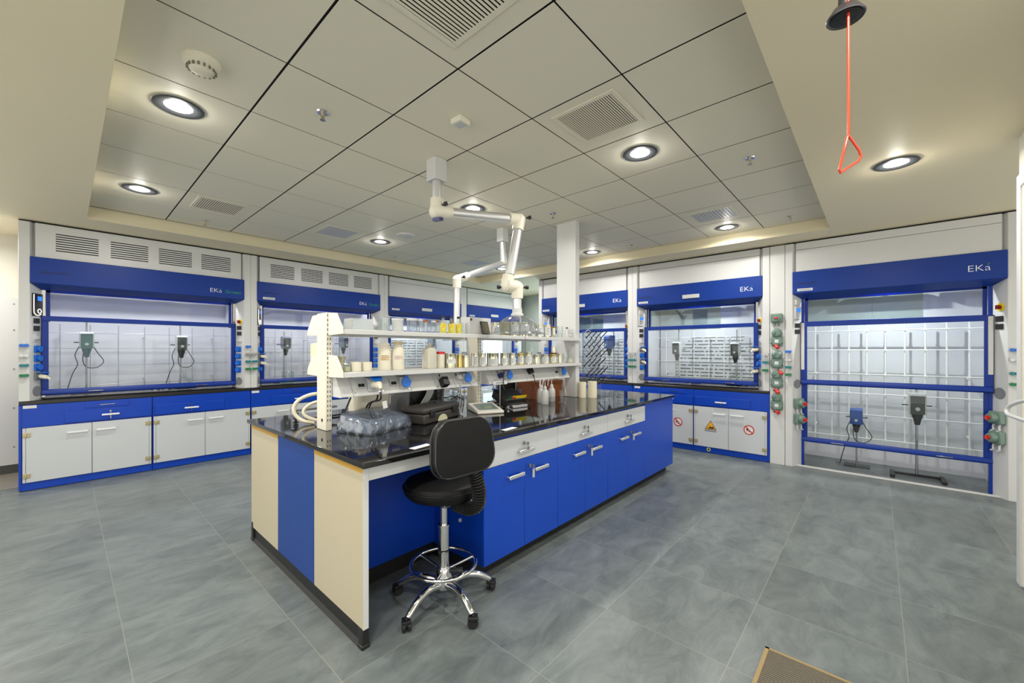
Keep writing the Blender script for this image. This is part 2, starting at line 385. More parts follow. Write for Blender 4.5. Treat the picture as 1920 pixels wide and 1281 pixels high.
t = thing('motion_sensor', 'small square cream sensor box on the ceiling panel', 'sensor', (1.658, 1.93, 2.86), .1)
MB().box((-.045, -.045, -.035), (.045, .045, 0)).build('housing', CREAM, t, bevel=.006)
MB().box((-.03, -.03, -.039), (.03, .03, -.035)).build('lens', LGREY, t, bevel=.002)
# ================================================================== emergency shower
t = thing('emergency_shower', 'metal emergency shower head with a red pull rod and triangular grip', 'shower', (1.706, .076, 2.5))
MB().cyl((0, 0, .235), (0, 0, .05), .019, n=16).build('pipe', STEEL, t)
MB().lathe([(.0, .005), (.04, .005), (.05, 0), (.052, .004), (.036, .03), (.02, .04), (.019, .07), (0, .07)], n=32).build('head', M('grey_shower_metal', (92, 90, 92), .35, metal=.8), t)
MB().lathe([(.0, .0), (.012, -.001), (.02, .001), (.03, -.001), (.042, .002)], n=28).build('nozzle_plate', BLACK, t)
q = Vector((-.022, -.008, 0)); r = MB().cyl(q+Vector((0, 0, .22)), q+Vector((0, 0, -.395)), .0038, n=10); r.build('pull_rod', ORNG, t)
tri = [(0, 0, -.392), (-.004, .003, -.40), (-.028, .021, -.505), (-.026, .019, -.515), (.028, -.024, -.472), (.036, -.03, -.455), (.03, -.025, -.437)]
MB().tube([q+Vector(p) for p in tri], .0038, 8, closed=True).build('grip', ORNG, t)

# ================================================================== fume hoods
HP, BW, BD, DEP = .075, .078, .13, .95
def dashes(b, x0, x1, z0, z1, step, y, ramp=True):
    rnd = random.Random(3); n = int((z1-z0)/step); cx = (x0+x1)/2
    for j in range(n):
        z = z0+j*step; k = j/n; half = (x1-x0)/2*(1-.45*max(0, k-.45)/.55) if ramp else (x1-x0)/2
        x = cx-half; i = j
        while x < cx+half-.05:
            w = (.17, .11, .03, .17)[i % 4]*(.9+.2*rnd.random()); w = min(w, cx+half-x)
            b.box((x, y-.002, z), (x+w, y, z+.015)); x += w+.028; i += 1
def bev(W, side, t, z, out=0.):
    L = math.hypot(BW, BD); x = HP+BW*t+BD/L*out; y = BD*t-BW/L*out
    return Vector((x if side < 0 else W-x, y, z))
def bnorm(W, side):
    return (bev(W, side, .5, 0, 1)-bev(W, side, .5, 0, 0)).normalized(), (bev(W, side, 1, 0)-bev(W, side, 0, 0)).normalized()
Z = Vector((0, 0, 1))
def hood_fittings(t, W, side, kind, plugs=()):
    n, d = bnorm(W, side); P = lambda tt, z, o=0.: bev(W, side, tt, z, o)
    if side < 0 and kind == 'green':
        c = P(.55, 1.885, .006); b = MB()
        b.obox(c, d*.062, n*.005, Z*.115); pn = b.build('controller', BLACK, t, bevel=.003)
        lo = [P(.2, 1.99, .013), P(.2, 1.82, .013), P(.28, 1.79, .013), P(.5, 1.775, .013), P(.78, 1.79, .013)]
        MB().tube(smooth_path(lo, 4), .0036, 6).build('lit_ring', GLOW, pn)
        MB().obox(P(.68, 1.95, .012), d*.026, n*.001, Z*.022).build('screen', SCREEN, pn)
        ring = [P(.66, 1.82, .013)+d*math.cos(a)*.022+Z*math.sin(a)*.022 for a in [2*PI*i/14 for i in range(14)]]
        MB().tube(ring, .003, 6, closed=True).build('dial', GLOW, pn)
    elif side < 0:
        MB().obox(P(.45, 1.87, .012), d*.042, n*.012, Z*.078).build('controller', LGREY, t, bevel=.003)
        MB().obox(P(.45, 1.905, .025), d*.03, n*.001, Z*.022).build('screen', SCREEN, t)
        b = MB()
        for i in (-1, 0, 1):
            for j in (0, 1): b.obox(P(.45, 1.86-.03*j, .025)+d*.02*i, d*.006, n*.001, Z*.006)
        b.build('key_button', DGREY, t)
        MB().obox(P(.45, 1.995, .01), d*.03, n*.01, Z*.03).build('alarm_sounder', WHITE, t, bevel=.002)
    else:
        c = P(.45, 1.8); MB().cyl(c, c+n*.008, .036, n=24).build('switch_plate', YELLOW, t, bevel=.003)
        MB().cyl(c+n*.008, c+n*.026, .02, n=18).obox(c+n*.03, d*.009, n*.008, Z*.02).build('isolator_knob', M('dark_red_plastic', (130, 22, 28), .35), t)
    for z in (1.72, 1.643):
        MB().obox(P(.5, z, .006), d*.032, n*.006, Z*.026).build('switch', BLACK, t, bevel=.003)
    b = MB().obox(P(.5, 1.535, .003), d*.036, n*.003, Z*.03); b.mat(1)
    for i in (-1, 0, 1): b.cyl(P(.5, 1.525, .004)+d*.022*i, P(.5, 1.525, .02)+d*.022*i, .0065, n=8)
    b.build('tap_panel', [WHITE, STEEL], t, bevel=.001)
    for k, z in enumerate((1.43, 1.335, 1.243, 1.152)):
        c = P(.55, z); s = MB().obox(c+n*.008, d*.036, n*.008, Z*.036).cyl(c+n*.016, c+n*.03, .028, n=18).build('socket', GREY if k in plugs else SOCKB, t, bevel=.003)
        if k in plugs:
            MB().obox(c+n*.055+Z*.036, d*.034, n*.03, Z*.005).build('lid', SOCKB, s, bevel=.003)
            MB().cyl(c+n*.03, c+n*.085-Z*.015, .024, .02, n=14).cyl(c+n*.085-Z*.015, c+n*.11-Z*.035, .014, .008, n=10).build('plug', HDPE, s)
        else:
            MB().cyl(c+n*.03, c+n*.036, .031, n=20).build('lid', SOCKB, s, bevel=.002)
    c = P(.55, 1.0); MB().cyl(c, c+n*.006, .052, n=28).build('cable_port', GREY, t, bevel=.002)
def valve(t, x, z, m):
    b = MB().cyl((x, 0, z), (x, -.03, z), .011, n=10); b.mat(1).obox((x, -.038, z), (.024, 0, 0), (0, .012, 0), (0, 0, .012)).cyl((x-.017, -.026, z), (x-.017, -.056, z), .0165, n=12).cyl((x+.017, -.026, z), (x+.017, -.056, z), .0165, n=12)
    b.build('valve', [STEEL, m], t)
def logo(t, x, z, size, y, green, lab=True, xl=0):
    txt('EKa', size, LOGOW, 'lettering', t, (x, y, z), squash=1.12)
    b = MB(); bx = x+size*1.82*1.12/1.12
    b.tube([(x+size*1.50, y-.001, z+size*.62), (x+size*1.57, y-.001, z+size*.68), (x+size*1.66, y-.001, z+size*.80)], size*.045, 6).build('logo_accent', LOGOG, t)
    if green: txt('Green', size*.82, LOGOG, 'lettering', t, (x+size*2.25, y, z), squash=1.1)
    if lab: txt('LABGUARD', .036, LOGOD, 'lettering', t, (xl, y, 2.205), squash=1.15)
def hood(name, label, loc, rz, W, kind, walk=False, plate=False, louvre=False, baffle=False, light=24, tag_at=.1):
    t = thing(name, label, 'fume hood', loc, rz, 'fume hoods along the walls')
    zb = 0. if walk else .905
    xi0, xi1 = HP+BW, W-HP-BW
    for sd in (-1, 1):        # post with bevelled inner face
        f = lambda x: x if sd < 0 else W-x
        poly = [(f(0.001), 0), (f(HP), 0), (f(HP+BW), BD), (f(HP+BW), BD+.06), (f(.001), BD+.06)]
        MB().prism(poly, 'z', zb, 2.715).build('post', WHITE, t, bevel=.002, seg=1)
    hx0, hx1 = HP+.002, W-HP-.002
    # header with splayed underside
    y0 = -.012
    vs = [(hx0, y0, 2.102), (hx1, y0, 2.102), (hx1, y0, 2.366), (hx0, y0, 2.366), (hx0+.072, BD, 2.045), (hx1-.072, BD, 2.045), (hx1, BD, 2.366), (hx0, BD, 2.366), (hx0, .0, 2.102), (hx1, .0, 2.102)]
    b = MB().add(vs, [(0, 1, 2, 3), (3, 2, 6, 7), (0, 4, 5, 1), (4, 7, 6, 5), (1, 9, 6, 2), (0, 3, 7, 8), (1, 5, 9), (0, 8, 4), (9, 5, 6), (8, 7, 4)])
    hd = b.build('header', HEADB, t, bevel=.003, smooth=False)
    ls = .075
    if kind == 'green': logo(hd, W-HP-.385, 2.165, ls, y0-.0005, True, True, HP+.06)
    else: logo(hd, W-HP-.26, 2.185, .088, y0-.0005, False, not plate or True, HP+.03) if kind != 'plain' else None
    b = MB().box((HP+tag_at, y0-.002, 2.128), (HP+tag_at+.15, y0, 2.158)).mat(1).box((HP+tag_at+.015, y0-.0028, 2.138), (HP+tag_at+.135, y0-.002, 2.147))
    if louvre != 'nolabel': b.build('label_strip', [PAPER, GREY], hd)
    if plate: MB().box((W*.42, y0-.02, 2.15), (W*.42+.23, y0, 2.205)).build('handle', LGREY, hd, bevel=.004)
    # top panel
    px0, px1 = HP+.035, W-HP-.035
    if louvre is True:
        b = MB(); wz = px1-px0; gx = [(px0+wz*(.077+.2275*i), px0+wz*(.077+.2275*i)+wz*.175) for i in range(4)]
        zs = [2.37]; 
        for k in range(8): zs += [2.45+k*.0245, 2.45+k*.0245+.0105]
        zs.append(2.715)
        xs = [px0]+[q for g in gx for q in g]+[px1]
        for i in range(len(xs)-1):
            if i % 2 == 0: b.box((xs[i], .012, 2.37), (xs[i+1], .014, 2.715))
            else:
                for k in range(0, len(zs)-1, 2): b.box((xs[i], .012, zs[k]), (xs[i+1], .014, zs[k+1]))
        b.mat(1).box((px0, .026, 2.37), (px1, .05, 2.715))
        b.build('louvre_panel', [WHITE, GAP], t)
    else:
        b = MB().box((px0, .01, 2.37), (px1, .03, 2.628)).box((px0, .01, 2.632), (px1, .03, 2.715)).mat(1).box((px0, .031, 2.37), (px1, .04, 2.715))
        b.build('top_panel', [WHITE, GREY], t, bevel=.001, seg=1)
    MB().box((.002, .035, 2.715), (W-.002, .06, 2.735)).build('gap_shade_strip', GAP, t)  # black strip added to paint the shade in the gap under the soffit
    MB().box((HP, .04, 2.37), (px0, .06, 2.715)).box((px1, .04, 2.37), (W-HP, .06, 2.715)).build('side_recess', LGREY, t)
    # inside
    zt = 2.42; yb = DEP-.1
    b = MB().box((.01, yb, zb), (W-.01, yb+.03, zt)).box((.02, BD+.06, zb), (HP+.03, yb, zt)).box((W-HP-.03, BD+.06, zb), (W-.02, yb, zt)).box((.02, BD+.02, zt), (W-.02, yb+.03, zt+.03))
    b.build('liner', LINER, t)
    lz0 = zb+.03 if not walk else .02
    if baffle:
        b = MB().box((HP+.05, yb-.05, zb), (W-HP-.05, yb-.03, 2.0)); b.mat(1); dashes(b, HP+.3, W-HP-.12, zb+.1, 1.72, .055, yb-.05); b.build('baffle', [LINER, DASH], t)
    # lattice
    b = MB(); yl = yb-.16; r = .0082 if walk else (.0042 if kind == 'green' else .0058)
    xs = [xi0+(xi1-xi0)*(i+.5)/(9 if walk else 7) for i in range(9 if walk else 7)]
    top = 1.72 if walk else 1.66; zsl = (.33, .62, .88, 1.12, 1.42, 1.66) if walk else (1.0, 1.24, 1.44, 1.62)
    for x in xs: b.cyl((x, yl, .2 if walk else .96), (x, yl, top+.06), r, n=8)
    for z in zsl: b.cyl((HP+.03, yl-.012, z), (W-HP-.03, yl-.012, z), r*.8, n=8)
    for x in xs:
        for z in zsl: b.obox((x, yl-.006, z), (r*1.3, 0, 0), (0, .012, 0), (0, 0, r*1.3))
    for z in ((.45, 1.1) if walk else (1.05, 1.58)):
        for x in (xs[0], xs[len(xs)//2], xs[-1]): b.cyl((x, yl, z), (x, yb-(.05 if baffle else 0), z), r*1.3, n=8)
    b.build('lattice', LATG if kind == 'green' else LATW, t)
    # lamps under the hood roof
    b = MB()
    for i in range(3):
        x = W*(.22+.28*i); b.box((x-W*.125, .46, 2.115), (x+W*.125, .6, 2.15)).box((x-.01, .5, 2.15), (x+.01, .53, zt))
    b.build('light_housing', STEEL, t)
    b = MB().box((W*.42, .2, 2.275), (W*.58, .25, 2.3)).box((W*.49, .22, 2.3), (W*.51, .24, zt)); b.build('lamp_lens', HLAMP, t)
    for fx in ((.2, .5, .8) if kind == 'green' else (.5,)):
        l = bpy.data.lights.new('hood_light', 'AREA'); l.shape = 'DISK'; l.size = (.03 if walk else .06) if kind != 'green' else .1; l.energy = light/(3 if kind == 'green' else 1); l.color = (.97, .95, 1.) if kind == 'green' else (.94, 1., .98)
        o = bpy.data.objects.new('hood_light', l); C.objects.link(o); o.parent = t; o.location = (W*fx, .22 if not walk else .2, 2.26)
    # frame rails beside the sash
    for gx0 in (xi0-.012, xi1-.022): MB().box((gx0, BD-.004, (0 if walk else .93)), (gx0+.034, BD+.05, 2.06)).build('sash_guide', BLUED if walk else STEEL, t)
    # fixed pane above
    b = MB().box((xi0+.025, BD+.055, 1.72), (xi0+.055, BD+.075, 2.1)).box((xi1-.055, BD+.055, 1.72), (xi1-.025, BD+.075, 2.1)).box((xi0+.025, BD+.055, 2.03), (xi1-.025, BD+.075, 2.1)); up = b.build('upper_sash', BLUED, t)
    MB().box((xi0+.05, BD+.062, 1.72), (xi1-.05, BD+.067, 2.04)).build('glass', PANE, up)
    if kind == 'eka': MB().box((xi0+.05, BD+.085, 1.72), (W*.66, BD+.09, 2.06)).build('inner_glass', SMOKE, up)
    # sliding sash(es)
    def sash(z0, z1, y, rb, rt, sw):
        b = MB().box((xi0-.004, y, z1-rt), (xi1+.004, y+.03, z1)).box((xi0-.004, y, z0+rb), (xi0+sw, y+.03, z1-rt)).box((xi1-sw, y, z0+rb), (xi1+.004, y+.03, z1-rt))
        b.prism([(y, z0), (y-.012, z0+.012), (y-.012, z0+rb-.02), (y, z0+rb), (y+.03, z0+rb), (y+.03, z0)], 'x', xi0-.004, xi1+.004)
        s = b.build('sash', BLUED, t, bevel=.003)
        MB().box((xi0+sw-.01, y+.012, z0+rb-.01), (xi1-sw+.01, y+.018, z1-rt+.01)).build('glass', PANE, s)
        return s
    if walk:
        s1 = sash(1.0, 1.765, BD-.028, .062, .06, .055); s2 = sash(.30, 1.05, BD+.004, .058, .05, .055)
        for x in (W*.27, W*.74): MB().box((x-.06, BD-.018, .318), (x+.06, BD-.008, .326)).build('grip', STEEL, s2, bevel=.002)
        for x in (xi0-.004, xi1-.03): MB().box((x, BD-.03, 1.18), (x+.034, BD-.02, 1.75)).build('counter_strip', WHITE, t, bevel=.002)
        MB().box((HP, .06, 0), (W-HP, .1, .016)).build('sill', WHITE, t, bevel=.003)
        b = MB().box((.02, BD+.1, 2.3), (W-.02, BD+.14, 2.44)).build('light_baffle', LINER, t)
    else:
        s1 = sash(.945, 1.777, BD-.024, .062, .052, .045)
        for x in (W*.27, W*.74): MB().box((x-.06, BD-.052, .968), (x+.06, BD-.036, .976)).build('grip', STEEL, s1, bevel=.002)
        MB().prism([(.004, .866), (.0, .87), (.0, .9), (.004, .905), (DEP, .905), (DEP, .866)], 'x', .003, W-.003).build('worktop', EPOXY, t, bevel=.002)
        MB().prism([(BD-.06, .915), (BD+.0, .93), (BD+.025, .906), (BD-.05, .906)], 'x', xi0, xi1).build('airfoil', STEEL, t)
    return t
# cabinets under the hood benches
def handle_bar(b, x, y, z, w, r=.009):
    b.tube([(x-w/2+.01, y, z), (x-w/2+.01, y-.032, z), (x-w/2, y-.036, z)][:2], r*.7, 6)
    b.tube([(x+w/2-.01, y, z), (x+w/2-.01, y-.032, z)], r*.7, 6)
    b.box((x-w/2, y-.042, z-r), (x+w/2, y-.03, z+r))
def sign_no_fire(p, x, y, z, r=.062):
    b = MB(); n = 28
    b.cyl((x, y, z), (x, y-.0012, z), r*.98, n=n)
    b.mat(1)
    pts = []
    for k in range(n):
        a0, a1 = 2*PI*k/n, 2*PI*(k+1)/n
        b.add([(x+math.cos(a)*rr, y-.002, z+math.sin(a)*rr) for a, rr in ((a0, r*.8), (a0, r), (a1, r), (a1, r*.8))], [(0, 3, 2, 1)])
    q = r*.72; w = r*.09
    b.add([(x-q-w, y-.0024, z+q-w*0), (x-q+w, y-.0024, z+q+w), (x+q+w, y-.0024, z-q), (x+q-w, y-.0024, z-q-w)], [(3, 2, 1, 0)])
    b.mat(2).add([(x+i, y-.0018, z+j) for i, j in ((-r*.55, -r*.1), (-r*.2, -r*.15), (-r*.05, r*.15), (-r*.2, r*.5), (-r*.4, r*.28))], [(0, 1, 2, 3, 4)])
    b.box((x-r*.35, y-.0018, z-r*.3), (x+r*.45, y-.001, z-r*.2)).box((x+r*.05, y-.0018, z-r*.5), (x+r*.14, y-.001, z+r*.1))
    b.build('warning_sign', [PAPER, RED, INK], p, smooth=False)
def sign_triangle(p, x, y, z, s=.075):
    T = lambda k: [(x-k*s, z-k*s*.62), (x+k*s, z-k*s*.62), (x, z+k*s*1.05)]
    b = MB(); b.prism(T(1), 'y', y, y-.001); b.mat(1).prism(T(.84), 'y', y-.001, y-.0016)
    b.mat(0).add([(x+i*s, y-.0022, z+j*s) for i, j in ((-.5, -.42), (.55, -.42), (.6, -.25), (.25, .0), (.05, -.22), (-.1, .1), (-.2, -.2))], [(0, 1, 2, 3, 4, 5, 6)])
    b.mat(2).box((x-s, y-.001, z-.072), (x+s, y, z-.058))
    b.build('warning_sign', [INK, ORANGE, GREY], p, smooth=False)
def base_cab(name, label, loc, rz, w, drawer, tray=None, end=0, signs=(None, None), gapL=False, port=False, tagx=None, h=.864):
    t = thing(name, label, 'cabinet', loc, rz, 'base cabinets under the fume hoods'); d = .6
    b = MB().box((.001, .012, 0.006), (w-.001, d, h)); b.build('carcass', BLUE, t)
    MB().box((.001, .0, .006), (w-.001, .012, .082)).build('plinth', BLUE, t)
    if end < 0: MB().box((-.018, -.004, .012), (0, d, h)).build('side_panel', BLUE, t)
    if end > 0: MB().box((w, -.004, .012), (w+.018, d, h)).build('side_panel', BLUE, t)
    MB().box((.001, .0, .64), (w-.001, .012, h)).build('fascia', BLUE, t)
    if tagx is not None: MB().box((tagx, -.002, .83), (tagx+.09, 0, .86)).build('label_strip', PAPER, t)
    if tray:
        tr = MB().box((tray[0], -.008, .793), (tray[1], 0, .85)).build('tray_front', BLUE, t, bevel=.002)
        c = (tray[0]+tray[1])/2; MB().box((c-.06, -.013, .818), (c+.06, -.008, .824)).build('grip', STEEL, tr)
    dr = MB().box((drawer[0], -.016, .652), (drawer[1], 0, .772)).build('drawer', BLUE, t, bevel=.003)
    c = (drawer[0]+drawer[1])/2; b = MB(); handle_bar(b, c, -.016, .712, .14); b.build('handle', LOGOW, dr, bevel=.003)
    MB().cyl((c, -.016, .745), (c, -.024, .745), .01, n=12).build('lock', STEEL, dr)
    MB().box((c-.004, -.05, .665), (c+.004, -.046, .73)).build('key', STEEL, dr)
    m = w/2
    for k, (a, e) in enumerate(((.008, m-.002), (m+.002, w-.008))):
        hx = a if k == 0 else e; s = 1 if k == 0 else -1
        dd = MB().box((a if k else a+.022, -.018, .086), (e if k == 0 else e-.022, -.001, .634)).build('door', WHITED, t, bevel=.0025)
        MB().box((min(hx, hx+s*.02), -.017, .086), (max(hx, hx+s*.02), -.001, .634)).build('hinge_stile', WHITED, dd, bevel=.002)
        b = MB(); c = e-.105 if k == 0 else a+.105; handle_bar(b, c, -.018, .555, .15); b.build('handle', LOGOW, dd, bevel=.003)
        for z in (.155, .565):
            MB().box((min(hx, hx+s*.052), -.025, z-.022), (max(hx, hx+s*.052), -.016, z+.022)).cyl((hx+s*.024, -.026, z-.024), (hx+s*.024, -.026, z+.024), .006, n=8).build('hinge', BRASS, dd, bevel=.002)
        if signs[k] == 'fire': sign_no_fire(dd, (a+e)/2+(.02 if k else .06), -.0185, .385)
        if signs[k] == 'tri': sign_triangle(dd, (a+e)/2, -.0185, .375)
    if port:
        MB().cyl((w*.22, 0, .05), (w*.22, -.006, .05), .026, n=20).mat(1).cyl((w*.22, -.006, .05), (w*.22, -.007, .05), .012, n=14).build('drain_port', [M('pale_green_ring', (196, 206, 130), .4), GAP], t)
    return t
UW = [2.012, 2.012, 1.823, 1.823]; ux = -.304
names = ['louvred fume hood with two stirrers and looping black cables behind its sash', 'second louvred fume hood in the row, partly behind the reagent rack end post', 'fume hood without louvres seen behind the yellow reagent bottles', 'small looking fume hood in the far corner behind the extraction arm tube']
HL = []
for i in range(4):
    W = UW[i]
    t = hood('fume_hood', names[i], (ux, YL, 0), 0, W, 'green' if i < 2 else 'plain', louvre=True if i < 2 else False, plate=i >= 2, baffle=i == 2, light=13, tag_at=.07)
    if i == 0:
        for c in t.children_recursive:
            if c.name.startswith('label_strip'): bpy.data.objects.remove(c)
    hood_fittings(t, W, -1, 'green' if i < 2 else 'grey', {0: (3,), 1: (1, 2)}.get(i, (0,))); hood_fittings(t, W, 1, 'green', ())
    for x, s in ((.0395, -1), (W-.0395, 1)):
        zz = [(1.465, SOCKB), (1.365, STEEL), (1.265, VALVET), (1.165, VALVEG)]
        if not (i == 0 and s < 0) and s > 0: zz = [(1.465, SOCKB)]*(i == 0)+zz[1:]
        elif s < 0 and i: zz = zz[1:]
        for z, m in zz: valve(t, x, z, m)
    HL.append((ux, W)); w2 = W/2
    nm = ('outermost', 'second', 'third', 'corner')[i]
    base_cab('base_cabinet', ['white two door cabinet at the outer end of the louvred hood row', 'white two door cabinet next to the ivory island end panel', 'cabinet under the third hood, hidden side of the island', 'cabinet under the corner hood, nearer half'][i], (ux+.02 if i == 0 else ux+.003, YL+.004, 0), 0, w2-(.02 if i == 0 else .003)-.004, (.29, w2-.03) if i == 0 else (.25, w2-.03), tray=(.44, .78) if i == 0 else (.42, .75), end=-1 if i == 0 else 0, tagx=.01)
    base_cab('base_cabinet', ['white two door cabinet under the inner half of the first louvred hood', 'cabinet under the second hood behind the coiled cream hose', 'cabinet under the third hood, farther half', 'cabinet under the corner hood, farther half'][i], (ux+w2, YL+.004, 0), 0, w2-.003, (.02, .70), tray=None)
    ux += W
# row facing the island end: local x runs towards -y
def rloc(y): return (XR, y, 0)
W5, W6, W7 = 1.86, 1.832, 1.83
h5 = hood('fume_hood', 'fume hood behind the service column and the drying rack', rloc(4.695), -PI/2, W5, 'eka', plate=True, baffle=True, light=13, tag_at=.03)
h6 = hood('fume_hood', 'fume hood above the cabinets with red and amber warning signs', rloc(2.835), -PI/2, W6, 'eka', plate=True, baffle=True, light=13, tag_at=.03)
h7 = hood('walk_in_fume_hood', 'tall walk in fume hood reaching the floor with white lattice', rloc(.84), -PI/2, W7, 'eka', walk=True, light=15, tag_at=.05)
hood_fittings(h5, W5, -1, 'grey'); hood_fittings(h5, W5, 1, 'grey', ()); hood_fittings(h6, W6, -1, 'grey', (0, 2)); hood_fittings(h6, W6, 1, 'grey', (0, 3))
for t, W in ((h5, W5), (h6, W6)):
    for s in (-1, 1):
        for z, m in ((1.365, STEEL), (1.265, VALVET), (1.165, VALVEG)): valve(t, .0395 if s < 0 else W-.0395, z, m)
base_cab('base_cabinet', 'cabinet hidden behind the far island end under the column hood', (XR+.004, 4.69, 0), -PI/2, .925, (.25, .9))
base_cab('base_cabinet', 'cabinet under the column hood nearer the middle hood', (XR+.004, 3.765, 0), -PI/2, .925, (.02, .7), tagx=.1)
base_cab('base_cabinet', 'white cabinet with one red no fire sign, partly behind the island', (XR+.004, 2.832, 0), -PI/2, .912, (.25, .89), tray=(.45, .8), signs=(None, 'fire'), tagx=.03)
base_cab('base_cabinet', 'white cabinet with an amber triangle sign and a round drain port', (XR+.004, 1.919, 0), -PI/2, .897, (.02, .7), signs=('tri', 'fire'), end=1, port=True)
# walk-in fittings: switches, port, valves (local frame of h7)
for sd in (-1, 1):
    n, d = bnorm(W7, sd); P = lambda tt, z, o=0.: bev(W7, sd, tt, z, o)
    if sd < 0:
        MB().obox(P(.45, 1.87, .012), d*.042, n*.012, Z*.078).build('controller', LGREY, h7, bevel=.003)
        MB().obox(P(.45, 1.905, .025), d*.03, n*.001, Z*.022).build('screen', SCREEN, h7)
        MB().obox(P(.45, 2.0, .01), d*.03, n*.01, Z*.03).build('alarm_sounder', WHITE, h7, bevel=.002)
    else:
        c = P(.45, 1.83); MB().cyl(c, c+n*.008, .04, n=24).build('switch_plate', YELLOW, h7, bevel=.003)
        MB().cyl(c+n*.008, c+n*.026, .02, n=18).obox(c+n*.03, d*.009, n*.008, Z*.02).build('isolator_knob', bpy.data.materials['dark_red_plastic'], h7)
    for z in (1.72, 1.645): MB().obox(P(.5, z, .006), d*.034, n*.006, Z*.026).build('switch', BLACK, h7, bevel=.003)
    c = P(.5, 1.005); MB().cyl(c, c+n*.006, .055, n=28).build('cable_port', GREY, h7, bevel=.002)
    for k, z in enumerate((.77, .58)):
        c = P(.5, z); e = MB().obox(c+n*.025, d*.062, n*.025, Z*.06).build('explosion_proof_switch', EXG, h7, bevel=.01)
        MB().cyl(c+n*.05, c+n*.09, .05, .04, n=20).cyl(c+n*.06+d*.05, c+n*.06+d*.075, .008, n=8).build('cover', EXG, e, bevel=.003)
        MB().cyl(c+n*.09, c+n*.105, .018, n=14).obox(c+n*.11, d*.006, n*.012, Z*.018).build('knob', RED, e)
        b = MB()
        for i in (-1, 1): b.tube(smooth_path([c+d*.03*i+n*.02-Z*.058, c+d*.03*i+n*.03-Z*.09, c+d*(.03*i-.008)+n*.035-Z*.115, c+d*(.03*i+.012)+n*.04-Z*.13], 4), .009, 8)
        b.build('cable_gland', LGREY, e)
for x, zz in ((.0395, ((1.4, SOCKB), (1.3, STEEL), (1.21, VALVET), (1.12, VALVEG))), (W7-.0395, ((1.42, SOCKB), (1.33, STEEL), (1.2, VALVET), (1.1, VALVEG)))):
    for z, m in zz: valve(h7, x, z, m)
# service column strip between the two hoods with explosion-proof sockets
t = thing('service_panel', 'narrow white wall panel with a stack of green explosion proof sockets', 'service panel', (XR, 1.001, 0), -PI/2)
w = .158
MB().box((.002, 0, 0), (w, .2, 2.715)).build('panel', WHITE, t, bevel=.002)
def exround(z, r=.044):
    c = Vector((w*.5, 0, z))
    e = MB().obox(c+Vector((0, -.014, -.055)), (.062, 0, 0), (0, .014, 0), (0, 0, .06)).cyl(c+Vector((0, 0, .045)), c+Vector((0, -.04, .045)), .058, .054, n=20).build('explosion_proof_socket', EXG, t, bevel=.006)
    MB().cyl(c+Vector((0, -.04, .045)), c+Vector((0, -.065, .045)), .056, .036, n=20).cyl(c+Vector((-.016, -.05, .05)), c+Vector((-.02, -.085, .05)), .012, n=12).build('cover', EXG, e, bevel=.003)
    MB().cyl(c+Vector((0, -.028, -.055)), c+Vector((0, -.046, -.055)), .062, .056, n=10).build('junction_cover', EXG, e, bevel=.003)
    MB().box(c+Vector((-.02, -.048, -.075)), c+Vector((.02, -.046, -.035))).build('nameplate', PAPER, e)
    b = MB()
    for a in (20, 160, 200, 340, 250, 290): b.cyl(c+Vector((math.cos(math.radians(a))*.06, -.03, -.055+math.sin(math.radians(a))*.06)), c+Vector((math.cos(math.radians(a))*.074, -.03, -.055+math.sin(math.radians(a))*.074)), .006, n=6)
    b.build('bolt', EXG, e)
c = Vector((w*.5, 0, 1.815)); e = MB().obox(c+Vector((0, -.03, 0)), (.062, 0, 0), (0, .03, 0), (0, 0, .056)).build('explosion_proof_switch', EXG, t, bevel=.012)
MB().cyl(c+Vector((0, -.06, 0)), c+Vector((0, -.075, 0)), .04, n=20).cyl(c+Vector((-.05, -.03, 0)), c+Vector((-.068, -.03, 0)), .008, n=8).cyl(c+Vector((-.02, -.03, -.05)), c+Vector((-.02, -.03, -.1)), .008, n=8).cyl(c+Vector((.02, -.03, -.05)), c+Vector((.02, -.03, -.1)), .008, n=8).build('cover', EXG, e)
MB().obox(c+Vector((0, -.082, 0)), (.02, 0, 0), (0, .008, 0), (0, 0, .01)).build('knob', RED, e, bevel=.003)
for z in (1.585, 1.315, 1.07, .79): exround(z)
for z, dx, dz in ((1.475, -.01, -.05), (1.155, .03, .02), (.92, -.005, .03), (.655, 0, 0)):
    c = Vector((w*.5+dx, -.045, z)); p = MB().cyl(c, c+Vector((.028, -.02, -.03 if dz else -.01)), .019, .022, n=14).cyl(c, c+Vector((-.02, .02, .022)), .012, .009, n=10).build('dust_cap', RED, t)
    MB().cyl((w*.5-.03, 0, z-.005), (w*.5-.03, -.006, z-.005), .01, n=10).mat(0).tube(smooth_path([(w*.5+.01, -.03, z+.04), (w*.5+.025, -.05, z+.02), (w*.5+.02, -.055, z)], 4), .004, 6).build('tether', BLACK, t)

